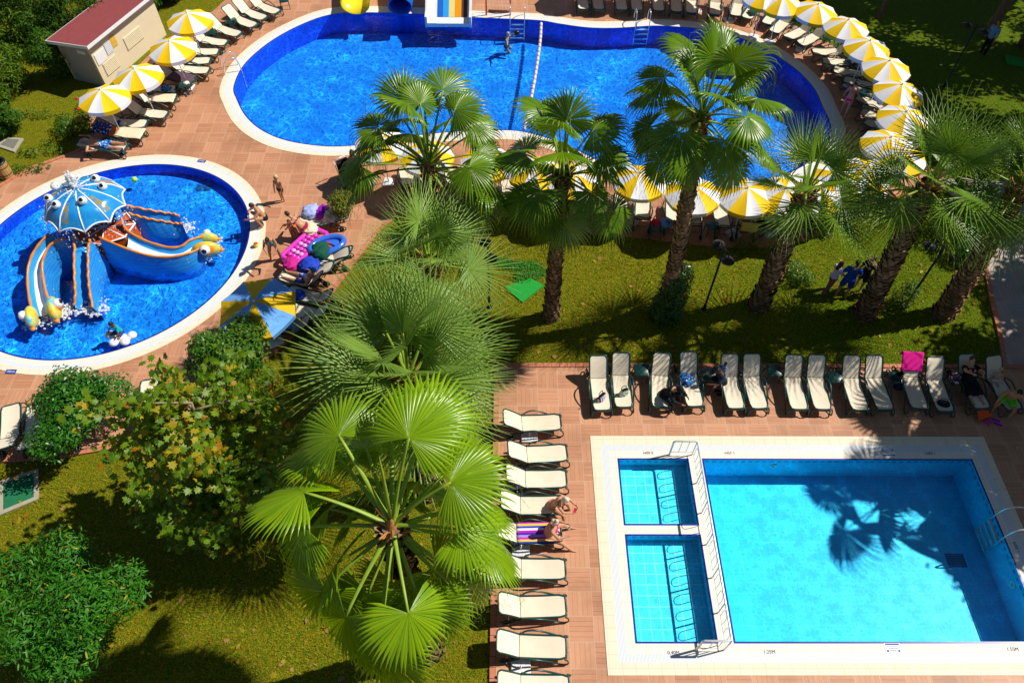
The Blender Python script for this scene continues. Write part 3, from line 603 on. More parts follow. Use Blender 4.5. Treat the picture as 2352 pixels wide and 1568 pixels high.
# short grass blades over the lawns in view
def inpoly(x,y,P):
    r=False
    for i in range(len(P)):
        a,b=P[i-1],P[i]
        if (a[1]>y)!=(b[1]>y) and x<(b[0]-a[0])*(y-a[1])/(b[1]-a[1])+a[0]: r=not r
    return r
M['grass_blade']=m_leaf('grass_blade',(.10,.13,.004),(.40,.40,.02),.6,.15,.2,None,None,0)
rgg=random.Random(12); m=MB()
for PX,dens in (([(0,1072),(180,1062),(330,1030),(480,950),(600,850),(720,765),(880,560),(1130,522),(1140,840),(1128,1568),(0,1568)],210),([(1140,508),(1400,555),(1560,577),(1800,580),(1900,545),(2000,490),(2230,500),(2270,700),(2292,838),(1150,840)],230)):
    P=[at2(p).xy for p in PX]; x0,x1=min(p.x for p in P),max(p.x for p in P); y0,y1=min(p.y for p in P),max(p.y for p in P)
    for _ in range(int((x1-x0)*(y1-y0)*dens)):
        x,y=rgg.uniform(x0,x1),rgg.uniform(y0,y1)
        if not inpoly(x,y,P): continue
        k=noise.noise(Vector((x*.9,y*.9,0))); h=rgg.uniform(.02,.055)*(1.25+k)
        for b in range(2):
            a=rgg.uniform(0,6.28); w=.012; l=h*rgg.uniform(.5,1.4); ox,oy=x+rgg.uniform(-.02,.02),y+rgg.uniform(-.02,.02)
            m.add([(ox-w*math.sin(a),oy+w*math.cos(a),0),(ox+w*math.sin(a),oy-w*math.cos(a),0),(ox+l*math.cos(a),oy+l*math.sin(a),h)],[(0,1,2)])
tag(m.build('grass',M['grass_blade'],None,False),'short green and dry grass growing on the lawns','grass',kind='stuff')
# ------------------------------------------------------------------ furniture materials
M['green_pl']=mat('green_plastic',(.006,.055,.048),.32,.5,.15,3)
def m_fabric():
    g=G('lounger_fabric'); v=g.obj(); r=g.rnd(); s=g.sep(v); w=g.m('MULTIPLY',g.m('SINE',g.m('MULTIPLY',s[0],420)),g.m('SINE',g.m('MULTIPLY',s[1],420)))
    n=g.noise(g.vm('ADD',v,g.comb(g.m('MULTIPLY',r,40),0.,0.)),3.2,4,.65); c=g.mix(n,(.74,.62,.45),(.93,.85,.71)); c=g.mix(g.m('MULTIPLY',r,.25),c,(.66,.52,.34))
    return g.fin(c,.8,.15,g.bump(w,.15,.002))
M['fabric']=m_fabric()
M['um_white']=mat('umbrella_white',(.86,.85,.88),.7,.2,.05,3); M['um_yellow']=mat('umbrella_yellow',(.92,.58,.004),.7,.2,.06,3)
M['um_white_shade']=mat('umbrella_white_in_shade',(.15,.40,.86),.7,.2,.08,3); M['um_yellow_shade']=mat('umbrella_yellow_in_shade',(.72,.45,.01),.7,.2,.08,3)  # white and yellow canopy cloth with the palm shade painted into both colours
M['white_pl']=mat('white_plastic',(.82,.83,.84),.4,.4,.06,4); M['metal']=mat('chrome',(.75,.78,.8),.22,.5,.03,4,metal=.55); M['rail']=mat('rail_steel',(.80,.83,.85),.3,.5,.04,4,metal=.2)
M['black']=mat('black_metal',(.012,.013,.02),.4,.4,.1,5); M['glass_lamp']=mat('lamp_glass',(.25,.32,.45),.2,.5,.1,5)
# ------------------------------------------------------------------ sun loungers
SEATZ=.34
def lounger_proto(ang,name='sun_lounger'):
    t=thing(name,'lounger','sun lounger'); a=R(ang); hy=1.20; ca,sa=math.cos(a),math.sin(a)
    def fab(u,v):      # seat cloth, rounded at the foot
        y=.03+v*(hy-.03); hw=.265*(1-.16*max(0,1-v/.09)**2.2); return Vector(((u*2-1)*hw,y,SEATZ+.012-.018*(1-(u*2-1)**2)+.01*math.cos(v*6)))
    m=MB(); m.grid(fab,6,14); m.build('seat',M['fabric'],t)
    def bk(u,v):
        l=.02+v*.72; hw=.265*(1-.2*max(0,(v-.86)/.14)**2.2)
        return Vector(((u*2-1)*hw,hy+l*ca,SEATZ+.014+l*sa+.03*math.sin(v*PI)-.016*(1-(u*2-1)**2)))
    m=MB(); m.grid(bk,6,10); bo=m.build('backrest',M['fabric'],t)
    m=MB(); rim=[bk(0,k/8)+Vector((-.018,0,0)) for k in range(9)]+[bk(k/6,1)+Vector((0,.014*ca,.014*sa)) for k in range(1,6)]+[bk(1,k/8)+Vector((.018,0,0)) for k in range(8,-1,-1)]
    m.tube(rim,.024,6); fl=m.build('backrest_frame',M['green_pl'],bo)
    m=MB()
    rim=[Vector((-.287,hy,SEATZ))]+[fab(0,k/8)+Vector((-.02,0,0)) for k in range(8,-1,-1)]+[fab(k/6,0)+Vector((0,-.02,0)) for k in range(1,6)]+[fab(1,k/8)+Vector((.02,0,0)) for k in range(0,9)]+[Vector((.287,hy,SEATZ))]
    m.tube(rim,.027,6); m.box((0,hy,SEATZ-.02),(.56,.05,.035)); m.box((0,.01,SEATZ-.05),(.5,.03,.10),ch=.01)
    for y in (.4,.8): m.box((0,y,SEATZ-.03),(.56,.035,.02))
    if ang>15: m.tube([(0-.2,hy+.42*ca,SEATZ+.4*sa),(-.2,hy+.34,SEATZ-.05),(.2,hy+.34,SEATZ-.05),(.2,hy+.42*ca,SEATZ+.4*sa)],.014,5)
    m.build('frame',M['green_pl'],t)
    for s in (-1,1):
        m=MB(); P=spline([(s*.295,1.16,.37),(s*.335,1.06,.46),(s*.355,.88,.50),(s*.352,.66,.44),(s*.345,.42,.30),(s*.34,.22,.14),(s*.335,.08,.035),(s*.33,-.015,.06),(s*.32,-.045,.16),(s*.30,-.01,.28),(s*.288,.06,.335)],4)
        m.tube(P,.024,6,flat=.8); m.build('armrest',M['green_pl'],t)
        m=MB(); P=spline([(s*.29,1.12,.34),(s*.315,1.3,.27),(s*.325,1.5,.12),(s*.325,1.62,.05),(s*.325,1.72,.09),(s*.32,1.71,.19),(s*.31,1.55,.25),(s*.3,1.35,.33)],4); m.tube(P,.023,6); m.ell((s*.30,1.17,.375),(.035,.045,.045),8,6); m.build('rear_leg',M['green_pl'],t)
        m=MB(); m.lathe([(.03,-.02),(.085,-.025),(.095,0),(.085,.025),(.03,.02)],14,rot=Matrix.Rotation(PI/2,3,'Y'),c=(s*.285,1.56,.095)); m.build('wheel',M['black'],t)
    return t
LP={}; LUSED=set()
def lounger(foot,head,label,group,ang=38,hz=None):
    "foot and head: pixels of the two ends; stands on the deck where the foot end is"
    if ang not in LP: LP[ang]=lounger_proto(ang)
    zf=.36; zh=SEATZ+.04+.72*math.sin(R(ang)); F=at(*foot,zf); H=at(*head,zh); d=H-F; rz=math.atan2(d.y,d.x)-PI/2
    t=LP[ang] if ang not in LUSED else copy_tree(LP[ang]); LUSED.add(ang)
    dd=Vector((math.cos(rz+PI/2),math.sin(rz+PI/2),0)); t.location=(F.x,F.y,.045); t.rotation_euler=(0,0,rz)
    tag(t,label,'sun lounger',group); return t
def on(l,x,y,z=0):  # a point of a lounger (local) in the place
    return onm(l)@Vector((x,y,z))
def onm(l,z=0): return Matrix.Translation(Vector(l.location)+Vector((0,0,z)))@Matrix.Rotation(l.rotation_euler.z,4,'Z')
O=['first','second','third','fourth','fifth','sixth','seventh','eighth','ninth','tenth','eleventh','twelfth','thirteenth','fourteenth','fifteenth','sixteenth','seventeenth','eighteenth','nineteenth','twentieth','twenty-first','twenty-second']
# row above the rectangular pool
rowA=[((1384,944),(1374,816),'leftmost, holding a white and purple striped bag'),((1433,937),(1426,807),'second from the left, holding a green print bag'),((1517,937),(1521,810),'with a person in a black hooded top sitting on it'),((1597,935),(1581,807),'with a blue patterned cloth bundle'),((1691,940),(1675,810),'with a seated person and toddler'),((1745,940),(1725,809),'empty, right of the one with the toddler'),((1836,942),(1823,813),'empty, left of the middle pair'),((1890,942),(1876,815),'empty, right of the middle pair'),((1976,943),(1956,817),'empty, just left of its twin by the dark bag table'),((2034,943),(2008,819),'empty, left of the bright pink towel'),((2112,940),(2095,815),'with a bright pink towel over its back'),((2172,947),(2148,820),'with a black bag at its foot'),((2256,940),(2221,817),'with a woman in a long black dress'),((2331,943),(2281,819),'rightmost, shaded, with a baby and a man in green shorts')]
LA=[lounger(f,h,'lounger above the rectangular pool, '+l,'loungers above the rectangular pool',44) for f,h,l in rowA]
rowB=[((1289,970),(1162,957),'topmost of the column left of the rectangular pool'),((1303,1040),(1172,1030),'empty, just below the topmost white umbrella base'),((1302,1100),(1158,1085),'empty, above the woman holding a phone'),((1293,1160),(1150,1146),'under the blonde woman looking at a red phone'),((1290,1224),(1146,1212),'covered by a striped towel under the woman in pink'),((1300,1307),(1156,1292),'empty, below the woman in the pink bikini'),((1301,1391),(1148,1383),'empty, its head under the palm frond tips'),((1302,1487),(1148,1470),'above the lowest white umbrella base'),((1309,1578),(1150,1566),'cut by the bottom edge of the picture')]
LB=[lounger(f,h,'cream lounger '+l,'loungers left of the rectangular pool',40) for f,h,l in rowB]
rowC=[((290,340),(192,327),'with the sleeping man in blue print shorts',12),((328,311),(222,291),'with the dark printed towel over its head',25),((337,286),(248,262),'with a white cap lying on it',38),((383,266),(293,232),'empty, below the second left umbrella',44),((403,230),(327,208),'with a crumpled cream towel',38),((403,206),(342,192),'with blue and white clothes on it',25),((443,188),(368,148),'under a purple-grey towel',44),((480,164),(393,138),'empty, right of the hut poster wall',38),((483,141),(408,127),'empty, above the third umbrella pole',25),((502,121),(443,105),'empty, lowest of three beside the hut end wall',25),((520,101),(446,67),'empty, below the topmost left umbrella',44),((550,81),(478,38),'empty, right of the topmost left umbrella',44),((585,61),(517,14),'empty, left of two shaded loungers',44),((608,44),(546,0),'half shaded, near the top edge',44),((638,30),(582,-12),'shaded, topmost of the upper left row',44)]
LC=[lounger(f,h,'cream lounger of the upper left row, '+l,'loungers of the upper left row',a) for f,h,l,a in rowC]
rowD=[((1341,23),(1334,-48),1),((1376,24),(1370,-46),2),((1429,25),(1424,-46),3),((1464,26),(1460,-45),4),((1513,27),(1512,-45),5),((1554,29),(1555,-44),6),((1588,32),(1592,-42),7),((1642,36),(1650,-38),8),((1688,38),(1704,-28),9),((1714,44),(1740,-8),10)]
LD=[lounger(f,h,'cream lounger at the top edge beyond the pool, %s right of the red goal'%O[i-1],'loungers along the top edge',44) for f,h,i in rowD]
rowE=[((1760,57),(1783,12)),((1776,76),(1812,26)),((1806,89),(1858,46)),((1836,103),(1886,60)),((1866,121),(1940,97)),((1888,141),(1957,122)),((1914,161),(1990,150)),((1937,183),(2008,175)),((1956,203),(2030,200)),((1967,223),(2041,226)),((1977,256),(2048,256)),((1986,278),(2060,283)),((1996,299),(2064,309)),((2010,330),(2066,352))]
LE=[lounger(f,h,'cream lounger on the right bend of the deck, %s from the top edge'%O[i],'loungers round the right bend',44) for i,(f,h) in enumerate(rowE)]
rowF=[((930,385),(944,434)),((975,388),(993,438)),((1035,385),(1048,440)),((1068,392),(1086,448)),((1108,398),(1126,455)),((1165,412),(1178,468)),((1212,420),(1224,475)),((1270,430),(1283,484)),((1322,438),(1334,490)),((1376,445),(1384,495)),((1425,448),(1430,498)),((1477,455),(1479,504)),((1545,462),(1553,512)),((1590,468),(1601,522)),((1651,472),(1676,530)),((1712,470),(1723,526)),((1768,466),(1785,521)),((1800,455),(1832,508)),((1850,465),(1893,500)),((1866,448),(1918,487)),((1882,433),(1943,472)),((1900,420),(1965,460))]
LF=[lounger(f,h,('lounger seen from behind at the lawn edge, %s from the strollers rightwards'%O[i]) if i!=14 else 'lounger with a bright green frame cover under the yellow umbrellas','loungers between the pool and the palm lawn',48) for i,(f,h) in enumerate(rowF)]
rowG=[((27,930),(8,1010),'left of two at the left edge near the paddling pool'),((84,929),(62,1011),'right of two at the left edge, beside the dark tree'),((148,930),(132,1010),'half hidden behind the dark glossy tree'),((345,872),(330,952),'with a blue towel under the plane tree')]
LG=[lounger(f,h,'cream lounger '+l,'loungers below the paddling pool',30) for f,h,l in rowG]
rowH=[((686,512),(755,494),'heaped with towels beside the clipped bush',20),((700,575),(775,572),'behind the pink inflatable mattress',30),((688,607),(762,582),'with a dark green towel',30),((655,612),(742,610),'with blue foil pompoms',30),((645,630),(733,634),'with the reclining man in a blue cap',48),((660,668),(742,672),'with a blue bag near the two-tone umbrella',40),((648,705),(725,705),'empty, just right of the two-tone umbrella',40),((600,750),(672,732),'under the two-tone umbrella with a person on it',44)]
LH=[lounger(f,h,'lounger beside the paddling pool, '+l,'loungers beside the paddling pool',a) for f,h,l,a in rowH]
# ------------------------------------------------------------------ parasols
def umbrella_proto(mw,my,n=10,r=1.02):
    t=thing('parasol','parasol','parasol'); H=2.32; ez=1.93; m=MB()
    def P(k,f): a=2*PI*k/n; return Vector((r*f*math.cos(a),r*f*math.sin(a),H-(H-ez)*(f**1.35)))
    for k in range(n):
        vs=[];fs=[]
        for i in range(7):
            f=max(.02,i/6)
            for j in range(5):
                u=j/4; p=P(k,f).lerp(P(k+1,f),u); p.z-=.035*f*math.sin(PI*u); p*=1; vs.append(p)
        for j in range(5):   # valance
            p=vs[30+j].copy(); q=Vector((p.x*.985,p.y*.985,p.z-.17+.015*math.sin(j*PI))); vs.append(q)
        for i in range(7):
            for j in range(4): fs.append((i*5+j,i*5+j+5,i*5+j+6,i*5+j+1))
        m.add(vs,fs,k%2)
    cn=m.build('canopy',[M[mw],M[my]],t,auto=35)
    m=MB(); m.lathe([(.0,H+.07),(.025,H+.06),(.03,H+.02),(.045,H-.005)],8); m.build('finial',M['white_pl'],cn)
    m=MB(); m.tube([(0,0,.03),(0,0,H)],.02,8)
    for k in range(n): m.tube([Vector((0,0,H-.45)),P(k,.5)-Vector((0,0,.03))],.006,4); m.tube([Vector((0,0,H-.03)),P(k,.97)-Vector((0,0,.02))],.006,4)
    m.build('pole',M['white_pl'],t); m=MB(); m.box((0,0,.04),(.48,.48,.08),ch=.03); m.tube([(0,0,.08),(0,0,.3)],.032,8); m.build('base',M['white_pl'],t)
    return t
UP=umbrella_proto('um_white','um_yellow'); UPU=[0]
def umbrella(apex,label,group,tilt=0,z=2.3):
    t=UP if not UPU[0] else copy_tree(UP); n=UPU[0]; UPU[0]+=1
    p=at(apex[0],apex[1],z); t.location=(p.x,p.y,.02); t.rotation_euler=(R(random.Random(n).uniform(-2,2)),R(random.Random(n+9).uniform(-2,2)),random.Random(n+50).uniform(0,6.28)); tag(t,label,'parasol',group); return t
ul_=[((230,210),'lowest of the four white and yellow parasols at the upper left'),((312,160),'parasol in front of the hut posters, white and yellow'),((392,94),'parasol beside the right end of the hut, white and yellow'),((429,31),'topmost of the four white and yellow parasols at the upper left')]
for p,l in ul_: umbrella(p,l,'white and yellow parasols, upper left')
ur=[(1760,-18),(1800,-8),(1875,10),(1951,48),(1997,94),(2043,140),(2072,197),(2086,258),(2050,318),(2078,345)]
for i,p in enumerate(ur): umbrella(p,'white and yellow parasol on the right bend, %s from the top edge'%O[i],'white and yellow parasols, right bend')
ub=[(876,313),(979,347),(1120,357),(1226,379),(1318,400),(1472,402),(1597,427),(1720,433),(1806,430),(1872,428),(1935,402),(1990,385)]
for i,p in enumerate(ub): umbrella(p,'white and yellow parasol between pool and palm lawn, %s from the left'%O[i],'white and yellow parasols, palm lawn side')
for i,p in enumerate([(1352,-95),(1440,-92),(1525,-85),(1620,-75),(1700,-55)]): umbrella(p,'white and yellow parasol just beyond the top edge, %s from the red goal'%O[i],'white and yellow parasols, top edge')
t=umbrella_proto('um_white_shade','um_yellow_shade',8,1.25); p=at(592,684,2.3); t.location=(p.x,p.y,.045); t.rotation_euler=(R(3),R(-4),.55); tag(t,'white and yellow parasol beside the paddling pool, palm shade painted into its colours','parasol')
# ------------------------------------------------------------------ side tables, parasol bases, lamp posts
def table_proto():
    t=thing('side_table','table','side table'); m=MB(); m.box((0,0,.42),(.46,.46,.03),ch=.012); m.box((0,0,.395),(.40,.40,.025)); m.build('table_top',M['green_pl'],t)
    for a in (-1,1):
        for b in (-1,1): m=MB(); m.tube([(a*.19,b*.19,.40),(a*.215,b*.215,.0)],[.02,.016],6); m.build('leg',M['green_pl'],t)
    return t
TP=table_proto(); TN=[0]
def side_table(px,label,rz=0,z=.045):
    t=TP if not TN[0] else copy_tree(TP); TN[0]+=1; p=at(px[0],px[1],.42); t.location=(p.x,p.y,z); t.rotation_euler=(0,0,rz); return tag(t,label,'side table','dark green side tables')
for px,l,rz in [((1472,851),'between the second and third loungers above the rectangular pool',0),((1627,861),'beside the seated person with the toddler',0),((1777,852),'between two empty pairs of loungers above the rectangular pool',0),((1918,867),'left of the lounger pair near the dark bags',0),((2058,868),'carrying dark bags left of the pink towel',0),((2200,872),'carrying the black and white rucksack',0),
    ((1396,522),'carrying a pink and cream flower bag behind the parasols',0),((1505,526),'with a red bag behind the tallest palm trunk',0),((1637,520),'carrying a picture card behind the parasols',0),((1744,515),'carrying a dark round tray and towel',.1),((1872,505),'at the curved brick edge behind the stiff palm',.7),
    ((533,50),'between loungers near the top left edge',.5),((487,75),'beside the topmost left parasol',.5),((422,196),'carrying white cloth at the foot of the purple-towel lounger',.5),((285,245),'behind the lowest left parasol',.5),((652,2),'at the top edge left of the yellow flume',.3),((1905,90),'on the grass behind the right bend parasols',.6),((1955,143),'between loungers of the right bend, upper',.3),((1985,215),'between loungers of the right bend, lower',.1),((1730,30),'between the last top loungers and the right bend',.3),((968,432),'between loungers behind the pale palm',0),((1195,470),'behind the drooping palm crown',0)]:
    side_table(px,'dark green side table '+l,rz)
for i,(px,l) in enumerate([((1216,1003),'topmost white umbrella stand with a short pipe beside the loungers'),((1196,1262),'white umbrella stand below the woman in the pink bikini'),((1196,1535),'lowest white umbrella stand with a short pipe'),((1182,1130),'white umbrella stand half hidden by the palm fronds')]):
    t=thing('umbrella_stand',l,'umbrella stand',at(*px,.05)+Vector((0,0,0)),0,'empty white umbrella stands'); m=MB(); m.box((0,0,.045),(.5,.42,.07),ch=.02)
    for k in (-.14,-.05,.05,.14): m.box((k,-.12,.083),(.035,.1,.006),1); m.box((k,.12,.083),(.035,.1,.006),1)
    m.build('tray',[M['white_pl'],M['rail']],t,smooth=False); m=MB(); m.tube([(0,0,.08),(0,0,.34)],.028,8); m.build('pipe',M['white_pl'],t)
def lamp_post(base,label,rz):
    t=thing('lamp_post',label,'lamp post',base,rz,'black garden lamp posts'); H=3.05; m=MB(); m.tube([(0,0,0),(0,0,.25),(0,0,.26),(0,0,H)],[.055,.055,.04,.036],9); m.lathe([(.09,0),(.09,.03),(.05,.05)],10); m.build('pole',M['black'],t)
    for s in (-1,1):
        m=MB(); z=H-.12*(s>0)-.0; m.tube(spline([(0,0,z-.25),(0,s*.12,z+.02),(0,s*.34,z+.07),(0,s*.42,z-.05)],4),.016,6); m.build('arm',M['black'],t)
        m=MB(); m.lathe([(.03,.10),(.07,.07),(.2,.01),(.215,-.03),(.18,-.035)],14,(0,s*.42,z-.12)); h=m.build('lamp_head',M['black'],t); m=MB(); m.ell((0,s*.42,z-.15),(.15,.15,.05),10,6); m.build('lamp_glass',M['glass_lamp'],h)
lamp_post(at(1124,705),'black two-headed lamp post left on the palm lawn, by the clover patch',0.25)
lamp_post(at(1617,710),'black two-headed lamp post between the ivy trunk and the stiff palm',.15)
lamp_post(at(2075,708),'black two-headed lamp post leaning between the two rightmost palms',.7)
lamp_post(at(2168,200),'black lamp post in the dark shade of the upper right lawn',.5)
# ------------------------------------------------------------------ covers, bin
def cover(name,label,quad,mt,frame=None,h=.05):
    pts=[at2(p) for p in quad]; c=sum(pts,Vector())/4; m=MB(); q=ccw([(p-c).xy for p in pts]); m.poly(q,z=h,zb=0)
    if frame: m.ring(offs(q,.12),q,h+.012,1); m.wall(offs(q,.12),0,h+.012,1)
    o=m.build(name,[M[mt],M[frame or mt]],None,False); o.location=c; return tag(o,label,'cover')
M['turf']=m_plain_noise('green_turf',(.01,.22,.03),(.02,.42,.05),30,.95,.6); M['turf_dark']=m_plain_noise('green_cover',(.01,.12,.05),(.02,.2,.08),8,.9,.3); M['concrete']=m_plain_noise('concrete',(.3,.27,.2),(.5,.46,.36),7,.9,.4); M['iron']=m_plain_noise('iron_cover',(.13,.13,.11),(.25,.24,.2),10,.8,.4)
cover('turf_cover','square bright green artificial turf cover on the palm lawn',[(1159,661),(1216,639),(1249,657),(1200,696)],'turf')
cover('hatch','dark green hatch with a pale concrete frame at the left edge lawn',[(10,1112),(80,1088),(80,1143),(10,1172)],'turf_dark','concrete')
cover('manhole_cover','grey manhole cover with a concrete frame on the rough left lawn',[(2,335),(20,322),(46,324),(32,345)],'iron','concrete')
cover('hatch','small green hatch on the dark lawn at the right edge',[(2315,132),(2352,142),(2352,152),(2318,146)],'turf','turf')
t=thing('barrel_bin','wooden barrel litter bin by the brick kerb at the left edge','bin',at(17,405)); M['wood']=m_plain_noise('bin_wood',(.35,.2,.06),(.6,.38,.15),6,.8,.4)
m=MB()
for k in range(18):
    a=2*PI*k/18; m.box((.25*math.cos(a),.25*math.sin(a),.36),(.035,.08,.68),rot=Matrix.Rotation(a,3,'Z')); 
m.build('staves',M['wood'],t,smooth=False)
m=MB(); m.lathe([(.0,.1),(.2,.1),(.2,.7),(.285,.72),(.285,.76),(.19,.77),(.18,.6)],18); m.build('liner',M['black'],t)
for z in (.18,.5): m=MB(); m.lathe([(.272,z),(.278,z+.04)],18); m.build('hoop',M['black'],t)
# ------------------------------------------------------------------ hut
def hut():
    A=at(245,200); B=at(383,80); d=(B-A); L=d.length; d=d.normalized(); n=Vector((d.y,-d.x,0)); 
    t=thing('pool_hut','small cream pool hut with a red sloping roof and posters on its wall','hut',A,math.atan2(d.y,d.x)); 
    Wd=1.75; h1=2.05; h0=1.85
    M['hut_wall']=m_plain_noise('hut_wall',(.70,.60,.40),(.78,.68,.48),3,.8,.2); M['roof_red']=m_plain_noise('roof_red',(.26,.055,.06),(.34,.08,.08),4,.7,.2); M['hut_end']=m_plain_noise('hut_end_wall',(.36,.33,.34),(.44,.40,.40),3,.85,.2)
    def wall(c,s,mt): m=MB(); m.box(c,s); m.build('wall',M[mt],t,smooth=False)
    wall((L/2,.06,h1/2),(L-.02,.12,h1),'hut_wall'); wall((L/2,Wd-.06,h0/2),(L-.02,.12,h0),'hut_wall'); wall((.05,Wd/2,h0/2),(.1,Wd-.25,h0),'hut_end'); wall((L-.05,Wd/2,h0/2),(.1,Wd-.25,h0),'hut_end')
    m=MB(); ov=.28; sl=-.03
    vs=[(-ov,-.35,h1+.02),(L+ov,-.35,h1+.02),(L+ov,Wd+.2,h0+.02),(-ov,Wd+.2,h0+.02)]; vs+= [(x,y,z+.14) for x,y,z in vs]
    m.add(vs,[(3,2,1,0),(0,1,5,4),(1,2,6,5),(2,3,7,6),(3,0,4,7)],1); m.add([(x+(.03 if x<0 else -.03),y+(.03 if y<0 else -.03),z+.004) for x,y,z in vs[4:]],[(0,1,2,3)],0); m.add(vs[4:],[(0,1,2,3)],1)
    m.build('roof',[M['roof_red'],M['white_pl']],t,smooth=False)
    # posters and louvre vents on the front wall
    for x,z,w,h,mt in ((.42,1.25,.62,.5,'white_pl'),(1.02,1.35,.4,.5,'poster_w'),(1.4,1.45,.34,.5,'poster_y')):
        if mt=='poster_w':
            g=G(mt); v=g.obj(); s=g.sep(v); M[mt]=g.fin(g.mix(g.m('LESS_THAN',g.m('FRACT',g.m('MULTIPLY',s[2],14)),.35),(.8,.82,.85),(.35,.45,.6)),.5,.4)
        if mt=='poster_y': M[mt]=mat(mt,(.75,.42,.05),.5,.4,.4,6)
        m=MB(); m.box((x,-.015,z),(w,.03,h)); o=m.build('poster',M[mt],t,smooth=False)
    for x,w,z in ((.75,.9,.65),(2.55,1.2,.95)):
        m=MB(); m.box((x,-.01,z),(w,.02,.6))
        for k in range(9): m.box((x,-.035,z-.26+k*.065),(w-.04,.03,.03),rot=Matrix.Rotation(.5,3,'X'))
        m.build('vent',M['hut_wall'],t,smooth=False)
    m=MB(); m.box((-.005,.5,1.6),(.02,.4,.16)); m.build('sign',M['white_pl'],t,smooth=False)
hut()
# ------------------------------------------------------------------ pool fittings
def ladder(c,rz,label,depth=1.0,half=.27,reach=.62,steps=True,tread='metal'):
    t=thing('pool_ladder',label,'pool ladder',c,rz,'pool ladders')
    for s in (-1,1):
        m=MB(); P=spline([(s*half,-reach,-.01),(s*half,-reach+.02,.3),(s*half,-reach*.72,.62),(s*half,-reach*.35,.72),(s*half,0,.66),(s*half,.1,.4),(s*half,.12,0),(s*half,.12,-depth)],5); m.tube(P,.022,8); m.build('handrail',M['metal'],t)
    for k in range(4 if steps else 0): m=MB(); m.box((0,.13,-.12-.24*k),(2*half-.03,.09,.03)); m.build('step',M[tread],t,smooth=False)
p=at(547,150); q=at(553,170); ladder((p.x+.05,p.y-.35,.055),R(-62),'pair of chrome handrails at the left edge of the big pool')
p=at(1188,52); ladder((p.x,p.y+.02,.055),PI,'chrome ladder at the far edge beside the red goal',half=.36)
p=at(1474,63); ladder((p.x,p.y+.02,.055),PI,'chrome ladder at the far edge below the top loungers',half=.34)
ladder((X1-.02,8.35,.055),PI/2,'steel ladder with grey steps at the right wall of the rectangular pool',depth=.95,half=.33,reach=.8,tread='rail')
def railing():
    t=thing('pool_railing','steel railing along the wall between the small pools and the deep pool','railing',(5.62,7.9,.055)); H=.84
    ox,oy=5.62,7.9; A=(4.93-ox,10.68-oy); B=(0,10.68-oy); C_=(0,5.06-oy); D=(4.9-ox,5.06-oy)
    m=MB(); m.tube([(A[0],A[1],0),(A[0],A[1],H-.06),(A[0]+.05,A[1],H),(B[0]-.06,B[1],H),(B[0],B[1]-.06,H),(C_[0],C_[1]+.06,H),(C_[0]-.06,C_[1],H),(D[0]+.05,D[1],H),(D[0],D[1],H-.06),(D[0],D[1],0)],.03,8); m.build('top_rail',M['rail'],t)
    m=MB(); m.tube([(A[0],A[1],H*.22),(B[0],B[1],H*.22),(C_[0],C_[1],H*.22),(D[0],D[1],H*.22)],.012,6); m.build('lower_rail',M['rail'],t)
    ys=[B[1]-k*(B[1]-C_[1])/6 for k in range(7)]
    for y in ys: m=MB(); m.tube([(0,y,0),(0,y,H)],.02,7); m.build('post',M['rail'],t)
    for a,b in zip(ys,ys[1:]):
        for k in range(2):
            y0=a+(b-a)*(k*.46+.14); y1=y0+(b-a)*.24; m=MB(); m.tube(spline([(0,y0,H*.22),(0,y0,H*.75),(0,(y0+y1)/2,H*.88),(0,y1,H*.75),(0,y1,H*.22)],4),.010,6); m.build('loop_bar',M['rail'],t)
    for x in (A[0]+.25,A[0]+.47):
        for y in (A[1],D[1]): m=MB(); m.tube([(x,y,H*.22),(x,y,H)],.011,6); m.build('bar',M['rail'],t)
railing()
def text(name,body,c,size,rz,mt,tilt=0):
    cu=bpy.data.curves.new(name,'FONT'); cu.body=body; cu.size=size; cu.align_x='CENTER'; cu.align_y='CENTER'; cu.extrude=.001; o=bpy.data.objects.new(name,cu); COL.objects.link(o)
    dg=bpy.context.evaluated_depsgraph_get(); me=bpy.data.meshes.new_from_object(o.evaluated_get(dg)); COL.objects.unlink(o); bpy.data.objects.remove(o)
    me.materials.clear(); me.materials.append(M[mt]); x=bpy.data.objects.new(name,me); COL.objects.link(x); x.location=c; x.rotation_euler=(0,0,rz); return x
M['ink']=mat('marking_ink',(.03,.02,.12),.6,.2,.1); M['blue_sign']=mat('blue_sign',(.02,.05,.3),.5,.3,.1)
for body,px,rz,l in [('0.40M',(1547,1498),0,'black depth mark 0.40M on the near coping'),('1.25M',(1767,1496),0,'black depth mark 1.25M on the near coping'),('1.55M',(2326,1490),0,'black depth mark 1.55M on the near coping'),('0.40M',(1489,1039),PI,'black depth mark 0.40M upside down on the far coping'),('1.25M',(1676,1039),PI,'black depth mark 1.25M upside down on the far coping'),('1.55M',(2137,1040),PI,'black depth mark 1.55M upside down on the far coping'),('1.55M',(2335,1256),PI/2,'black depth mark 1.55M on the right coping')]:
    p=at(*px,.059); tag(text('depth_mark',body,(p.x,p.y,.059),.125,rz,'ink'),l,'depth mark')
def tile_sign(px,label,body,w=.34,h=.2,rz=0,mt='blue_sign',tm='white_pl',ts=.13,z=.058):
    p=at(*px,z); t=thing('depth_sign',label,'depth sign',(p.x,p.y,z),rz); m=MB(); m.box((0,0,0),(w,h,.006)); m.build('plate',M[mt],t,smooth=False); x=text('lettering',body,(0,0,.004),ts,0,tm); x.parent=t
tile_sign((25,853),'blue 35cm depth tile on the near rim of the paddling pool','35cm',.34,.17,-.03,ts=.12); tile_sign((463,370),'blue 35cm depth tile on the far rim of the paddling pool','35cm',.34,.17,PI-.2,ts=.12)
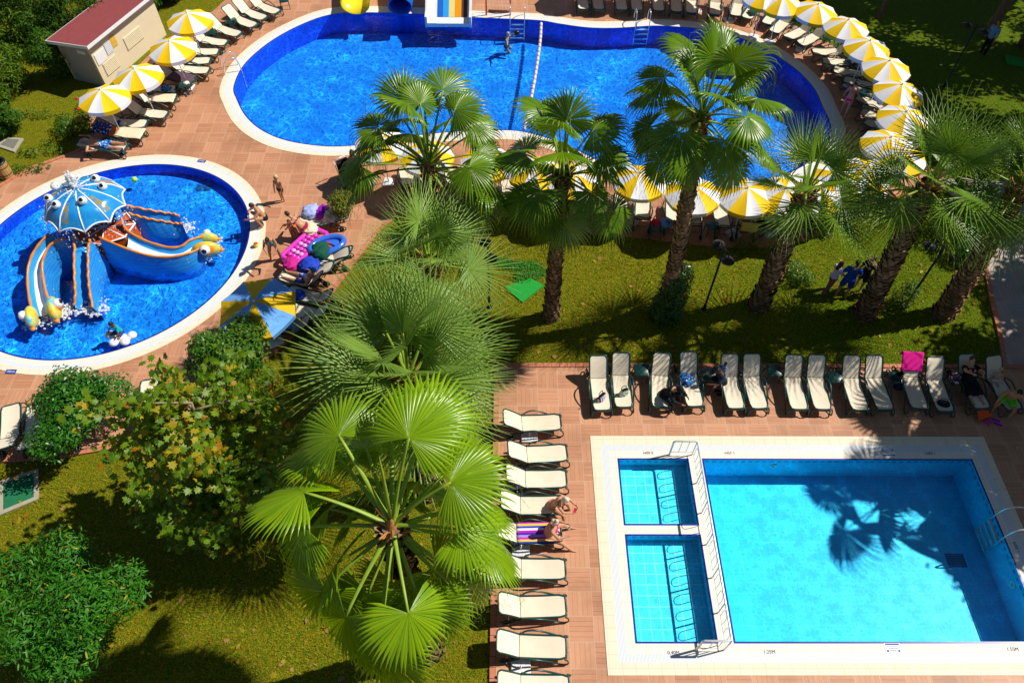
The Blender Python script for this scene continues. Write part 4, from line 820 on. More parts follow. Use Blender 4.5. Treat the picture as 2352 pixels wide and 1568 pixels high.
def notice(px,rz,label):
    p=at(*px,.058); t=thing('safety_notice',label,'notice',(p.x,p.y,.058),rz); m=MB(); m.box((0,0,0),(.42,.24,.006)); m.build('plate',M['white_pl'],t,smooth=False)
    m=MB(); m.box((0,.09,.004),(.36,.035,.003)); 
    for k in range(3): m.box((-.02+.03*(k%2),.03-.045*k,.004),(.28-.05*k,.012,.003))
    m.box((-.15,-.075,.004),(.05,.05,.003)); m.box((.14,-.075,.004),(.05,.05,.003)); m.build('lettering',M['blue_sign'],t,smooth=False)
notice((2051,1487),0,'white and blue pool rules notice on the near coping'); notice((2040,1039),PI,'white and blue pool rules notice upside down on the far coping')
def fitting(p,rot,label,r=.11):
    t=thing('pool_light',label,'pool fitting',p,0,'round pool wall lights'); t.rotation_euler=rot; m=MB(); m.lathe([(r*.55,.012),(r*.6,.02),(r,.02),(r*1.05,.0)],16); m.build('ring',M['white_pl'],t); m=MB(); m.lathe([(.0,.015),(r*.55,.012)],16); m.build('lens',M['glass_lamp'],t)
fitting((8.2,Y1-.005,-.42),(PI/2,0,0),'round light in the far wall of the rectangular pool'); fitting((X1-.005,6.9,-.42),(0,-PI/2,0),'round light in the right wall of the rectangular pool')
p=at(2196,1286,-1.1); 
def drain(p,label,w=.5,h=.42):
    m=MB()
    for k in range(8): m.box((0,-h/2+h*(k+.5)/8,.01),(w,h/8*.6,.02))
    for s in(-1,1): m.box((s*w/2,0,.01),(.03,h,.022))
    o=m.build('floor_drain',M['floor_drain'],None,False); o.location=p; return tag(o,label,'drain')
M['floor_drain']=mat('drain_grille',(.02,.14,.32),.5,.3,.1)
drain((p.x,p.y,-1.118),'square drain grille on the floor of the rectangular pool'); p=at(520,428,-.4); drain((p.x-.9,p.y-.1,-.418),'drain grille on the paddling pool floor',.6,.4)
# lane rope with floats
t=thing('lane_rope','white and red float rope across the big pool','lane rope',at(1243,53)); o=t.location; P=[at(*p,.03)-o for p in [(1243,54),(1241,90),(1236,130),(1230,170),(1222,215),(1213,258),(1204,298)]]; P=spline(P,8)
m=MB(); m.tube(P,.012,5); m.build('rope',M['white_pl'],t); Ls=[0]
for a,b in zip(P,P[1:]): Ls.append(Ls[-1]+(b-a).length)
M['float_w']=mat('float_white',(.85,.83,.8),.4,.4,.05); M['float_r']=mat('float_red',(.75,.3,.2),.4,.4,.1); m=MB(); s=.05; k=0
while s<Ls[-1]:
    i=max(j for j in range(len(Ls)) if Ls[j]<=s); i=min(i,len(P)-2); u=(s-Ls[i])/(Ls[i+1]-Ls[i]); c=P[i].lerp(P[i+1],u); d=(P[i+1]-P[i]).normalized()
    m.lathe([(.02,-.05),(.075,-.035),(.075,.035),(.02,.05)],9,c,1 if k%3==2 else 0,rot=d.to_track_quat('Z','Y').to_matrix()); s+=.125; k+=1
x=m.build('floats',[M['float_w'],M['float_r']],t); x['kind']='stuff'
# flumes and lane slide at the far edge
def flume(label,px,w,mt,tube=False):
    p=at(px[0],px[1],.35); t=thing('water_slide',label,'water slide',(p.x,p.y,.05)); m=MB(); n=14
    def prof(v,rr,z): 
        P=[]
        a0,a1=(0,2*PI) if tube else (PI*1.0-.12,2*PI+.12)
        for k in range(n+1):
            a=a0+(a1-a0)*k/n; P.append((rr*math.cos(a),rr*math.sin(a)))
        return P
    st=[(0,-.25,.42),(0,.6,.45),(0,1.6,.62),(0,2.8,1.0),(0,4.2,1.6),(0,6,2.4)]
    for rr,flip in ((w/2,0),(w/2-.045,1)):
        vs=[];fs=[]
        for (x,y,z) in st:
            for (a,b) in prof(0,rr,z): vs.append((x+a,y,z+.05+b*.75+(w/2*.75-.35)))
        N=n+1
        for i in range(len(st)-1):
            for k in range(n): f=(i*N+k,i*N+k+1,(i+1)*N+k+1,(i+1)*N+k); fs.append(f if flip else f[::-1])
        m.add(vs,fs,0)
    k=n+1; o=len(m.v)//2; m.add([],[])
    m.f+= [(i,i+1,o+i+1,o+i) for i in range(n)]; m.m+=[0]*n
    m.build('chute',M[mt],t)
    for y in (1.2,3.4): q=MB(); q.tube([(-.3,y,-.02),(-.25,y,.5)],.05,6); q.tube([(.3,y,-.02),(.25,y,.5)],.05,6); q.build('support',M['goal_red'],t)
M['goal_red']=mat('red_paint',(.5,.03,.04),.5,.3,.2); M['sl_yellow']=mat('slide_yellow',(.90,.70,.02),.3,.5,.05); M['sl_blue']=mat('slide_blue',(.01,.13,.62),.25,.5,.05)
flume('yellow open flume end at the top edge of the pool',(819,20),1.45,'sl_yellow'); flume('dark blue tube slide mouth at the top edge of the pool',(921,22),1.2,'sl_blue',True)
p=at(1030,44,.2); t=thing('lane_slide','wide white slide with five coloured lanes at the far pool edge','water slide',(p.x,p.y,.05)); m=MB()
cols=[('white_pl',.45),('ln_blue',.29),('ln_sky',.29),('ln_cream',.29),('ln_orange',.33),('ln_brown',.30),('white_pl',.1)]; M['ln_blue']=mat('lane_blue',(.02,.14,.6),.3,.4,.05); M['ln_sky']=mat('lane_sky',(.03,.38,.88),.3,.4,.05); M['ln_cream']=mat('lane_cream',(.88,.72,.25),.3,.4,.05); M['ln_orange']=mat('lane_orange',(.88,.36,.01),.3,.4,.05); M['ln_brown']=mat('lane_brown',(.13,.05,.045),.3,.4,.05)
st=[(-.35,.12),(.15,.16),(.4,.30),(1.5,.85),(3,1.6),(5,2.6)]; x=-1.02
for mt,w in cols:
    q=MB(); q.add([(xx,y,z+(.004 if mt!='white_pl' else 0)) for y,z in st[1 if mt!='white_pl' else 0:] for xx in (x,x+w)],[(2*i,2*i+1,2*i+3,2*i+2) for i in range(len(st)-(2 if mt!='white_pl' else 1))]); q.build('lane',M[mt],t,smooth=False); x+=w
q=MB(); q.add([(xx,y,z-.01) for y,z in st for xx in (-1.02,x)]+[(xx,y,z-.2) for y,z in st for xx in (-1.02,x)],[(2*i,2*i+1,2*i+3,2*i+2) for i in range(5)]+[(0,12,13,1)]); q.build('bed',M['white_pl'],t,smooth=False)
for sx in (-1.08,x+.06):
    q=MB(); vs=[(sx+e,y,z+dz) for y,z in st for e in (-.055,.055) for dz in (-.25,.32)]; fs=[]
    for i in range(len(st)-1): a=4*i; b=a+4; fs+=[(a,a+1,b+1,b),(a+2,b+2,b+3,a+3),(a+1,a+3,b+3,b+1)]
    fs.append((0,2,3,1)); q.add(vs,fs); q.build('side_wall',M['white_pl'],t,smooth=False)
# red goal with net
p=at(1117,40); p2=at(1172,41); t=thing('water_goal','red tube goal with a net at the far pool edge','goal',(p.x,p.y+.1,.055)); w=p2.x-p.x
m=MB(); m.tube([(0,0,0),(0,0,1.35),(w,0,1.35),(w,0,0)],.04,8); m.build('goal_frame',M['goal_red'],t)
m=MB()
for k in range(9): m.tube([(w*k/8,0,1.33),(w*k/8,.35,.7),(w*k/8,.3,.05)],.006,3)
for z,y in ((1.1,.13),(.9,.25),(.7,.35),(.5,.33),(.3,.32),(.1,.3)): m.tube([(0,y,z),(w,y,z)],.006,3)
m.build('net',M['white_pl'],t); m=MB(); m.tube(spline([(.1,.3,.06),(w*.5,.2,.1),(w-.05,.28,.05)],5),.06,6); m.build('net_roll',M['ln_brown'],t)
# ------------------------------------------------------------------ octopus play structure in the paddling pool
M['oc_blue']=None
def m_oct():
    g=G('octopus_blue'); v=g.obj(); n=g.noise(v,1.6,3); c=g.mix(n,(.008,.14,.62),(.03,.42,.86)); sp=g.vor(v,4.5); s=g.sep(v); wv=g.m('FRACT',g.m('ADD',g.m('MULTIPLY',s[2],7),g.m('MULTIPLY',g.noise(v,1.1,1),2.2))); c=g.mix(g.m('MULTIPLY',g.m('LESS_THAN',wv,.2),.4),c,(.004,.06,.34)); c=g.mix(g.m('MULTIPLY',g.m('GREATER_THAN',wv,.9),.3),c,(.25,.6,.9)); c=g.mix(g.m('LESS_THAN',sp,.10),c,(.5,.55,.05)); return g.fin(c,.22,.5)
M['oc_blue']=m_oct(); M['oc_orange']=mat('octopus_orange',(.80,.25,.02),.3,.5,.25,4); M['oc_yellow']=mat('octopus_yellow',(.85,.55,.03),.3,.5,.25,3); g=G('fish_head'); v=g.obj(); n=g.noise(v,2.4,3,dist=.5); M['oc_yellow']=g.fin(g.ramp(n,[(.3,(.75,.24,.02)),(.46,(.85,.58,.05)),(.6,(.55,.62,.15)),(.7,(.05,.5,.75))]),.3,.5); M['oc_white']=mat('octopus_white',(.85,.88,.9),.25,.5,.04); M['oc_black']=mat('octopus_black',(.01,.01,.015),.2,.5,.1)
M['oc_floor']=mat('platform_orange',(.62,.10,.015),.5,.3,.15,3); M['oc_light']=mat('octopus_trough_blue',(.03,.34,.80),.22,.5,.25,3)
def m_seg():
    g=G('octopus_canopy'); v=g.obj(); s=g.sep(v); n=g.noise(v,2.2,3); r=g.m('SQRT',g.m('ADD',g.m('MULTIPLY',s[0],s[0]),g.m('MULTIPLY',s[1],s[1])))
    c=g.mix(n,(.004,.11,.52),(.03,.44,.85)); a=g.m('ARCTAN2',s[1],s[0]); fr=g.m('FRACT',g.m('MULTIPLY',g.m('ADD',a,.12),10/(2*PI)))
    st=g.m('MULTIPLY',g.m('MULTIPLY',g.m('LESS_THAN',g.m('ABSOLUTE',g.m('SUBTRACT',fr,.45)),.16),g.m('GREATER_THAN',r,.62)),g.m('LESS_THAN',r,1.2))
    st=g.m('MULTIPLY',st,g.m('GREATER_THAN',g.m('FRACT',g.m('MULTIPLY',g.m('ADD',a,.12),5/(2*PI))),.5))
    c=g.mix(g.m('MULTIPLY',st,g.step(g.noise(v,7,3),.3,.6)),c,(.42,.26,.01)); c=g.mix(g.m('LESS_THAN',g.vor(v,4),.12),c,(.45,.55,.08)); return g.fin(c,.22,.5)
M['oc_seg']=m_seg()
def m_splash():
    g=G('splash_water'); p=g.p.inputs; p['Base Color'].default_value=(.92,.96,1,1); p['Roughness'].default_value=.2
    tr=g.n('ShaderNodeBsdfTransparent'); mx=g.n('ShaderNodeMixShader'); mx.inputs[0].default_value=.6; g.put(mx.inputs[1],tr.outputs[0]); g.put(mx.inputs[2],g.p.outputs[0]); g.put(g.out.inputs[0],mx.outputs[0]); return g.mat
M['splash']=m_splash()
CN=at(184,450,2.15); OC=Vector((CN.x,CN.y,0))
oct_=thing('octopus_slide','big blue octopus play structure with slides, domed eyed canopy and fish heads','water play structure',OC)
def orel(px,py,z): return at(px,py,z)-OC
def eye(parent,p,d,r,name='eye'):
    d=d.normalized(); rot=d.to_track_quat('Z','Y').to_matrix(); m=MB(); m.ell(p,r,12,8); e=m.build(name,M['oc_white'],parent)
    m=MB(); m.ell(p+d*r*.80,(r*.5,r*.5,r*.26),10,6,rot=rot); m.build('pupil',M['oc_black'],e); return e
# canopy
NS=10; RC=1.32; ZC=2.62
def cz(f,u): return ZC-.14-.55*f**2.2-.16*max(0,f-.82)/.18+.13*f*f*(abs(math.sin(PI*u))**.7-.5)
def cpt(k,f): a=2*PI*k/NS; rr=RC*f*(1+.10*f*f*(1-abs(math.sin(PI*k)))-.03); return Vector((rr*math.cos(a),rr*math.sin(a),cz(f,k)))
m=MB(); m.grid(lambda u,v: cpt(u*NS,.1+.9*v),NS*8,14,cu=True); m.ell((0,0,ZC-.16),(.16,.16,.08),14,6); can=m.build('canopy',M['oc_seg'],oct_)
m=MB()
for k in range(NS): m.tube([cpt(k,f/10)+Vector((0,0,.012)) for f in range(1,11)],.026,6)
m.tube([cpt(k/8,1) for k in range(NS*8)],.03,6,closed=True); m.build('canopy_trim',M['oc_white'],can)
for az,f in ((-118,.62),(-62,.50),(-165,.72),(165,.70),(118,.66),(70,.56),(35,.62)):
    k=(az%360)/360*NS; k=math.floor(k)+.5; q=cpt(k,f); n=Vector((q.x*.9,q.y*.9,.9)).normalized(); ey=q+n*.07
    eye(can,ey,Vector((.15,-.55,.8)) if az<100 else Vector((q.x*.5,q.y*.6+.3,.6)),.155)
m=MB(); m.tube([(0,0,-.4),(0,0,1.0),(0,0,2.0),(0,0,ZC-.2)],[.42,.36,.28,.3],14); m.build('column',M['oc_blue'],oct_)
# platform
PZ=.98; PC=orel(238,522,PZ); m=MB(); hx=[PC.xy+Vector((1.1*math.cos(R(12+45*k)),.9*math.sin(R(12+45*k)))) for k in range(8)]; m.poly(hx,z=PZ,zb=-.4)
pl=m.build('platform',M['oc_floor'],oct_,False); m=MB()
for k in range(8): m.tube([(*PC.xy,PZ+.006),(*hx[k],PZ+.006)],.03,4,flat=.4)
m.tube([(*q,PZ+.01) for q in hx],.035,5,closed=True); m.build('floor_trim',M['oc_white'],pl)
m=MB(); m.ell((PC.x+.3,PC.y+.5,PZ+.02),(.26,.24,.16),14,6); m.build('dome_seat',M['oc_blue'],oct_)
def slide(name,Lr,Rr,inner,wav=0,floor_drop=.28,i0=0):
    "Lr, Rr: the two rims as (px,py,z); trough between, skirts outside down to the pool floor"
    n=6; A=spline([orel(*p) for p in Lr],n); B=spline([orel(*p) for p in Rr],n); N=min(len(A),len(B))
    s=bpy.data.objects.new(name,None); COL.objects.link(s); s.parent=oct_
    if wav:
        for i in range(N):
            w=wav*math.sin(i*PI*2/4.2); A[i].z+=w; B[i].z+=wav*math.sin(i*PI*2/4.2+1)
    m=MB()
    def tr(u,v):
        i=min(N-1,int(round(i0+v*(N-1-i0)))); a,b=A[i],B[i]; p=a.lerp(b,u); p.z-=floor_drop*math.sin(PI*u)**.7; return p
    m.grid(tr,12,N-1-i0); m.m=[(1 if 3<=(q%12)<=7 else 0) for q in range(len(m.f))]; m.build('trough',[M['oc_light'],M[inner]],s)
    for P,sg in ((A,-1),(B,1)):
        m=MB(); vs=[];fs=[]
        for i in range(N):
            o=((A[i]-B[i]) if P is A else (B[i]-A[i])); o.z=0; o=o.normalized()
            for j in range(6): t=j/5; vs.append(P[i]+o*(.10*math.sin(t*PI*.9)+.10*t+.02*math.sin(j*2.5))+Vector((0,0,-(P[i].z+.40)*t)))
        for i in range(N-1):
            for j in range(5): fs.append((i*6+j,i*6+j+1,i*6+7+j,i*6+6+j))
        m.add(vs,fs); m.build('side_wall',M['oc_blue'],s)
        m=MB(); m.tube(P[:N],[.042*(1+.15*math.sin(i*1.3)) for i in range(N)],7); m.build('rim',M['oc_orange'],s)
    return s,A,B
def fish(s,p,dirv,side,r=.26):
    "fish head closing the end of a rim"
    d=Vector(dirv).normalized(); rot=d.to_track_quat('X','Z').to_matrix(); m=MB(); m.ell(p,(r*1.35,r*.62,r*.95),14,10,rot=rot); h=m.build('fish_head',M['oc_yellow'],s)
    m=MB(); m.ell(p+d*r*1.35-Vector((0,0,r*.15)),(r*.3,r*.28,r*.2),10,6,rot=rot); m.build('snout',M['oc_orange'],h)
    sv=Vector((d.y,-d.x,0))*side; m=MB(); q=p+sv*r*.45+Vector((0,0,r*.35)); m.ell(q,(r*.62,r*.62,r*.3),12,6,rot=(sv+Vector((0,0,.8))).to_track_quat('Z','Y').to_matrix()); m.build('eye_ring',M['oc_orange'],h)
    eye(h,q+sv*.04+Vector((0,0,.05)),sv+Vector((0,-.2,.55)),r*.5)
s,A,B=slide('slide',[(278,500,1.32),(290,527,1.12),(333,552,.88),(383,567,.70),(415,566,.66),(437,551,.72),(466,543,.55)],[(228,545,1.32),(283,568,1.08),(320,581,.92),(358,589,.78),(400,589,.72),(435,581,.68),(462,569,.55)],'oc_white',i0=6)
fish(s,orel(474,573,.36),(1,.25,-.15),1,.37); fish(s,orel(478,548,.36),(1,.2,-.15),-1,.27)
slide('slide',[(272,468,1.35),(300,474,1.22),(335,481,1.05),(370,487,.8),(395,491,.6),(411,496,.55)],[(296,490,1.3),(320,497,1.15),(345,503,.98),(375,508,.78),(400,513,.58),(418,514,.55)],'oc_light',.035,.7)
slide('slide',[(168,541,1.35),(171,565,1.2),(170,600,.98),(171,640,.72),(173,673,.5),(170,702,.22)],[(207,550,1.35),(203,570,1.22),(202,605,1.0),(203,640,.75),(206,670,.52),(213,708,.22)],'oc_blue',.03,.55)
s,A,B=slide('slide',[(112,536,1.35),(88,563,1.2),(71,592,1.02),(63,630,.8),(66,680,.55),(76,722,.36)],[(150,545,1.35),(116,562,1.25),(100,592,1.05),(97,620,.86),(104,665,.6),(116,702,.4)],'oc_white')
fish(s,orel(124,708,.28),(.45,-1,-.2),-1,.35); fish(s,orel(72,728,.28),(.35,-1,-.2),1,.32)
# water pouring over the canopy
rg=random.Random(44); m=MB()
for k in range(60): z=ZC-.1+.008*k; m.ell((rg.gauss(0,.06)-.003*k,rg.gauss(0,.06)+.004*k,z),(rg.uniform(.02,.06),rg.uniform(.02,.06),rg.uniform(.03,.09)),6,4)
for k in range(170): a=rg.uniform(0,6.28); f=abs(rg.gauss(0,.35)); m.ell((f*math.cos(a)-.08,f*math.sin(a)+.1,ZC-.1-.2*f+abs(rg.gauss(0,.22))),rg.uniform(.008,.026),5,4)
for k in range(520):
    a=rg.choice([rg.gauss(PI*.95,.28),rg.gauss(PI*1.22,.2),rg.gauss(-.25,.25),rg.gauss(-1.3,.5)]); f=RC*rg.uniform(.95,1.18); z=rg.uniform(.1,1.85); m.ell((f*math.cos(a),f*math.sin(a),z),(rg.uniform(.008,.026),rg.uniform(.008,.026),rg.uniform(.015,.06)),5,3)
for k in range(200):
    c=rg.choice([orel(480,585,.05),orel(225,700,.05),orel(170,705,.05),orel(120,728,.05),orel(425,525,.05)]); m.ell(c+Vector((rg.gauss(0,.22),rg.gauss(0,.2),abs(rg.gauss(0,.07)))),(rg.uniform(.015,.05),rg.uniform(.015,.05),rg.uniform(.008,.03)),5,3)
for k in range(900):
    c=rg.choice([orel(484,578,.0),orel(482,552,.0),orel(218,708,.0),orel(172,706,.0),orel(128,722,.0),orel(80,738,.0),orel(425,520,.0),orel(150,715,.0)]); r=rg.uniform(.02,.065); m.ell(c+Vector((rg.gauss(0,.2),rg.gauss(-.05,.16),.0)),(r,r*rg.uniform(.6,1),.02+r*.25),6,4)
x=m.build('splashing_water',M['splash'],oct_); x['kind']='stuff'
# ------------------------------------------------------------------ people
SKIN={'pale':(.62,.34,.22),'tan':(.50,.24,.12),'warm':(.56,.28,.16),'brown':(.16,.075,.04),'dark':(.10,.05,.03)}
for k,c in SKIN.items(): M['sk_'+k]=mat('skin_'+k,c,.45,.35,.08,6)
HAIR={'blond':(.62,.47,.22),'brown':(.06,.03,.015),'black':(.012,.01,.01),'grey':(.2,.18,.17),'white':(.75,.68,.52)}
for k,c in HAIR.items(): M['hr_'+k]=mat('hair_'+k,c,.5,.4,.35,14)
def cloth(name,c,var=.15): 
    if 'cl_'+name not in M: M['cl_'+name]=mat('cloth_'+name,c,.8,.15,var,5)
    return 'cl_'+name
def m_print(name,a,b,c,sc=9):
    g=G(name); v=g.obj(); x=g.mix(g.step(g.noise(v,sc,2,.5,dist=1),.44,.52),a,b); x=g.mix(g.m('GREATER_THAN',g.noise(g.vm('ADD',v,(7,3,1)),sc*1.4,2),.62),x,c); return g.fin(x,.8,.15)
M['cl_bluefloral']=m_print('cloth_blue_floral',(.02,.05,.3),(.03,.25,.6),(.8,.85,.9)); M['cl_darkfloral']=m_print('cloth_dark_floral',(.015,.02,.12),(.03,.06,.3),(.7,.75,.85)); M['cl_stripes']=None
def m_stripes(name,cols,f,ax=1):
    g=G(name); s=g.sep(g.obj()); t=g.m('FRACT',g.m('MULTIPLY',s[ax],f)); return g.fin(g.ramp(t,[(i/len(cols),c) for i,c in enumerate(cols)],'CONSTANT'),.85,.1)
M['cl_stripes']=m_stripes('towel_stripes',[(.45,.02,.5),(.8,.8,.85),(.05,.06,.5),(.75,.55,.08),(.6,.03,.45),(.35,.3,.75),(.1,.02,.4)],2.2,0)
def remesh(mb,name,mt,parent,vox=.013,it=4):
    me=mb.mesh(name,[M[mt]]); o=bpy.data.objects.new(name,me); COL.objects.link(o)
    r=o.modifiers.new('r','REMESH'); r.mode='VOXEL'; r.voxel_size=vox; r.use_smooth_shade=True
    s=o.modifiers.new('s','SMOOTH'); s.iterations=it; s.factor=.5
    dg=bpy.context.evaluated_depsgraph_get(); m2=bpy.data.meshes.new_from_object(o.evaluated_get(dg)); o.modifiers.clear(); o.data=m2; bpy.data.meshes.remove(me); m2.name=name
    m2.materials.clear(); m2.materials.append(M[mt]); m2.polygons.foreach_set('use_smooth',[True]*len(m2.polygons)); o.parent=parent; return o
def V(*a): return Vector(a).normalized()
def cap(m,a,b,ra,rb,n=10):
    a=Vector(a);b=Vector(b); m.ell(a,ra,n,6); m.ell(b,rb,n,6); m.tube([a,b],[ra,rb],n)
def person(label,loc,face,h=1.72,pel=.93,torso=(0,0,1),head=None,look=None,ua=((-.25,0,-1),(.25,0,-1)),fa=((-.1,.25,-1),(.1,.25,-1)),th=((-.05,0,-1),(.05,0,-1)),sh=((0,-.03,-1),(0,-.03,-1)),ft=((-.1,1,-.1),(.1,1,-.1)),
           skin='tan',hair='brown',hs='short',fem=False,bulk=1.,wear=(),group=None,vox=.014,child=False,cat='person'):
    """loc: the ground point; face: world angle the person faces (degrees, 90 = away); body built in metres for 1.75 and scaled"""
    k=h/1.75; t=thing('person',label,cat,loc,R(face-90),group); t.scale=(k,k,k)
    T=V(*torso); X=Vector((1,0,0)); X=(X-T*X.dot(T)).normalized(); Fd=T.cross(X).normalized(); P0=Vector((0,0,pel)); hk=1.22 if child else 1
    def sp(z): return P0+T*z+Fd*(.02*math.sin(z*6))
    if fem: prof=[(-.11,.10,.08),(-.06,.165,.115),(.02,.178,.125),(.12,.145,.10),(.21,.128,.092),(.31,.145,.105),(.40,.158,.112),(.47,.15,.085),(.525,.07,.06)]
    else: prof=[(-.11,.10,.08),(-.06,.155,.11),(.02,.160,.115),(.12,.152,.108),(.21,.150,.105),(.31,.165,.112),(.40,.182,.118),(.47,.17,.09),(.525,.075,.065)]
    wid=lambda z: bulk if z<.4 else (1+(bulk-1)*.5)
    def rings(m,z0,z1,inf,n=16):
        zs=[q[0] for q in prof]; L=[]; N=max(3,int((z1-z0)/.03))
        for i in range(N+1):
            z=z0+(z1-z0)*i/N; j=max(0,min(len(prof)-2,max(a for a in range(len(prof)-1) if prof[a][0]<=z+1e-9) if z>=prof[0][0] else 0)); a,b=prof[j],prof[j+1]; u=(z-a[0])/(b[0]-a[0]); L.append((z,(a[1]+(b[1]-a[1])*u)*wid(z)+inf,(a[2]+(b[2]-a[2])*u)*wid(z)*(1.0)+inf))
        vs=[];fs=[]
        for z,rx,ry in L:
            for q in range(n): a=2*PI*q/n; vs.append(sp(z)+X*rx*math.cos(a)+Fd*ry*math.sin(a))
        for i in range(len(L)-1):
            for q in range(n): l=(q+1)%n; fs.append((i*n+q,i*n+l,(i+1)*n+l,(i+1)*n+q))
        fs+=[tuple(range(n-1,-1,-1)),tuple((len(L)-1)*n+q for q in range(n))]; m.add(vs,fs)
    def loc2(v): v=Vector(v); return v.normalized()
    shw=(.17 if fem else .195)*(1+(bulk-1)*.4); S_=[sp(.455)+X*s*shw for s in (-1,1)]; Hp=[sp(-.04)+X*s*.092*bulk for s in (-1,1)]
    E=[S_[i]+loc2(ua[i])*.285 for i in (0,1)]; Wr=[E[i]+loc2(fa[i])*.25 for i in (0,1)]; K=[Hp[i]+loc2(th[i])*.44 for i in (0,1)]; A_=[K[i]+loc2(sh[i])*.43 for i in (0,1)]
    m=MB(); rings(m,-.11,.525,0)
    if fem:
        for s in (-1,1): m.ell(sp(.365)+X*s*.075+Fd*.085*bulk,(.07,.065,.07),10,7)
    bu=(1+(bulk-1)*.7)
    for i in (0,1):
        cap(m,S_[i],E[i],.058*bu*(.85 if fem else 1),.044*bu,9); cap(m,E[i],Wr[i],.045*bu,.029,9)
        mid=K[i].lerp(Hp[i],.5); cap(m,Hp[i],K[i],.094*bu,.06*bu,11); m.ell(K[i].lerp(A_[i],.3)-loc2(ft[i])*.012,(.058*bu,.058*bu,.075),9,7); cap(m,K[i],A_[i],.056*bu,.037,10)
        f=loc2(ft[i]); cap(m,A_[i]-f*.04+Vector((0,0,-.035)),A_[i]+f*.10+Vector((0,0,-.045)),.036,.034,8); cap(m,A_[i]+f*.10+Vector((0,0,-.045)),A_[i]+f*.165+Vector((0,0,-.05)),.034,.024,8)
        # hand: palm, four fingers of different lengths, thumb from the side of the palm
        d=loc2(fa[i]); inn=(X*(1 if i==0 else -1)); inn=(inn-d*inn.dot(d)).normalized() if abs(inn.dot(d))<.95 else Fd; nn=d.cross(inn).normalized()
        pc=Wr[i]+d*.055; rot=Matrix((nn,inn*1.0,d)).transposed(); m.ell(pc,(.042,.020,.055),9,7,rot=rot)
        for q,(o,ln) in enumerate(((-.030,.058),(-.010,.070),(.010,.066),(.030,.05))):
            b0=Wr[i]+d*.095+nn*o; b1=b0+d*ln*.5+inn*.008; b2=b1+d*ln*.5+inn*.026; m.tube([b0,b1,b2],[.0105,.0098,.008],6)
        tb=Wr[i]+d*.035+nn*(-.036); m.tube([tb,tb+d*.03-nn*.03+inn*.01,tb+d*.065-nn*.035+inn*.024],[.013,.012,.009],6)
    N0=sp(.50); hd=loc2(head) if head else (T+Fd*.12).normalized(); HC=N0+hd*.235*(1.02 if child else 1); m.tube([N0-T*.03,HC],[.058 if not fem else .05,.05],10)
    lk=Vector(look) if look else Fd; lk=(lk-hd*lk.dot(hd)).normalized(); sd=lk.cross(hd).normalized(); hm=Matrix((sd,lk,hd)).transposed()
    m.ell(HC,(.076*hk,.094*hk,.115*hk),14,10,rot=hm); m.ell(HC-hd*.055*hk+lk*.03*hk,(.055*hk,.06*hk,.06*hk),10,8,rot=hm)
    m.ell(HC+lk*.098*hk-hd*.022*hk,(.013,.017,.02),8,6,rot=hm)
    for s in (-1,1): m.ell(HC+sd*s*.078*hk-hd*.01,(.012,.022,.032),8,6,rot=hm)
    body=remesh(m,'body','sk_'+skin,t,vox)
    for s in (-1,1):
        e=MB(); e.ell(HC+sd*s*.033*hk+lk*.083*hk+hd*.004,(.013,.009,.008),7,5,rot=hm); e.build('eye',M['oc_black'],t)
    e=MB(); e.ell(HC+lk*.085*hk-hd*.062*hk,(.024,.009,.007),8,5,rot=hm); e.build('mouth',M['lip'],t)
    if hs!='bald':
        hm_=MB(); hm_.ell(HC-lk*.022*hk+hd*.022*hk,(.085*hk,.098*hk,.112*hk),14,10,rot=hm)
        if hs in('long','bob','messy'):
            for q in range(26):
                a=-1.9+3.8*q/25; r0=HC-lk*.07*math.cos(a)*hk+sd*.075*math.sin(a)*hk+hd*.03; ln=(.30 if hs=='long' else .15)*(1+.25*math.sin(q*3.7)); dn=(-T*.85-lk*.25).normalized() if not (T.z<.5) else (Vector((0,0,-1))*.3-T*.9).normalized()
                hm_.tube([r0,r0+dn*ln*.5-lk*.02,r0+dn*ln],[.03,.026,.01],6)
        if hs in('tail','bun'):
            b0=HC-lk*.10*hk+hd*.05; hm_.ell(b0,.045,8,6); 
            if hs=='tail': hm_.tube([b0,b0-lk*.05-T*.1,b0-lk*.035-T*.27],[.04,.035,.01],7)
        if hs=='bun': hm_.ell(HC-lk*.02+hd*.135,.055,9,7)
        remesh(hm_,'hair','hr_'+hair,t,.014,2)
    for w in wear:
        kind,mt=w[0],w[1]; c=MB(); inf=w[2] if len(w)>2 else .014
        if kind=='shorts':
            rings(c,-.12,.07,inf+.006)
            for i in (0,1): cap(c,Hp[i],Hp[i].lerp(K[i],.62),.10*bu+inf,.085*bu+inf,11)
        elif kind=='trunks':
            rings(c,-.12,.05,inf)
            for i in (0,1): cap(c,Hp[i],Hp[i].lerp(K[i],.22),.097*bu+inf,.09*bu+inf,11)
        elif kind=='bottom': rings(c,-.118,.035,inf); c.ell(sp(-.09),(.09,.085,.06),10,6)
        elif kind=='bra':
            rings(c,.335,.385,inf*.7)
            for s in (-1,1): c.ell(sp(.365)+X*s*.075+Fd*.088*bulk,(.076,.07,.072),10,7); c.tube([sp(.40)+X*s*.08+Fd*.12*bulk,sp(.50)+X*s*.06+Fd*.03,sp(.47)+X*s*.05-Fd*.08,sp(.37)+X*s*.06-Fd*.115*bulk],.014,5)
        elif kind in('tee','hoodie','long'):
            rings(c,-.06 if kind!='hoodie' else -.12,.50,inf+.006)
            for i in (0,1):
                if kind=='tee': cap(c,S_[i],S_[i].lerp(E[i],.6),.064*bu+inf,.06*bu+inf,10)
                else: cap(c,S_[i],E[i],.062*bu+inf,.052*bu+inf,10); cap(c,E[i],E[i].lerp(Wr[i],.92),.052*bu+inf,.036+inf,10)
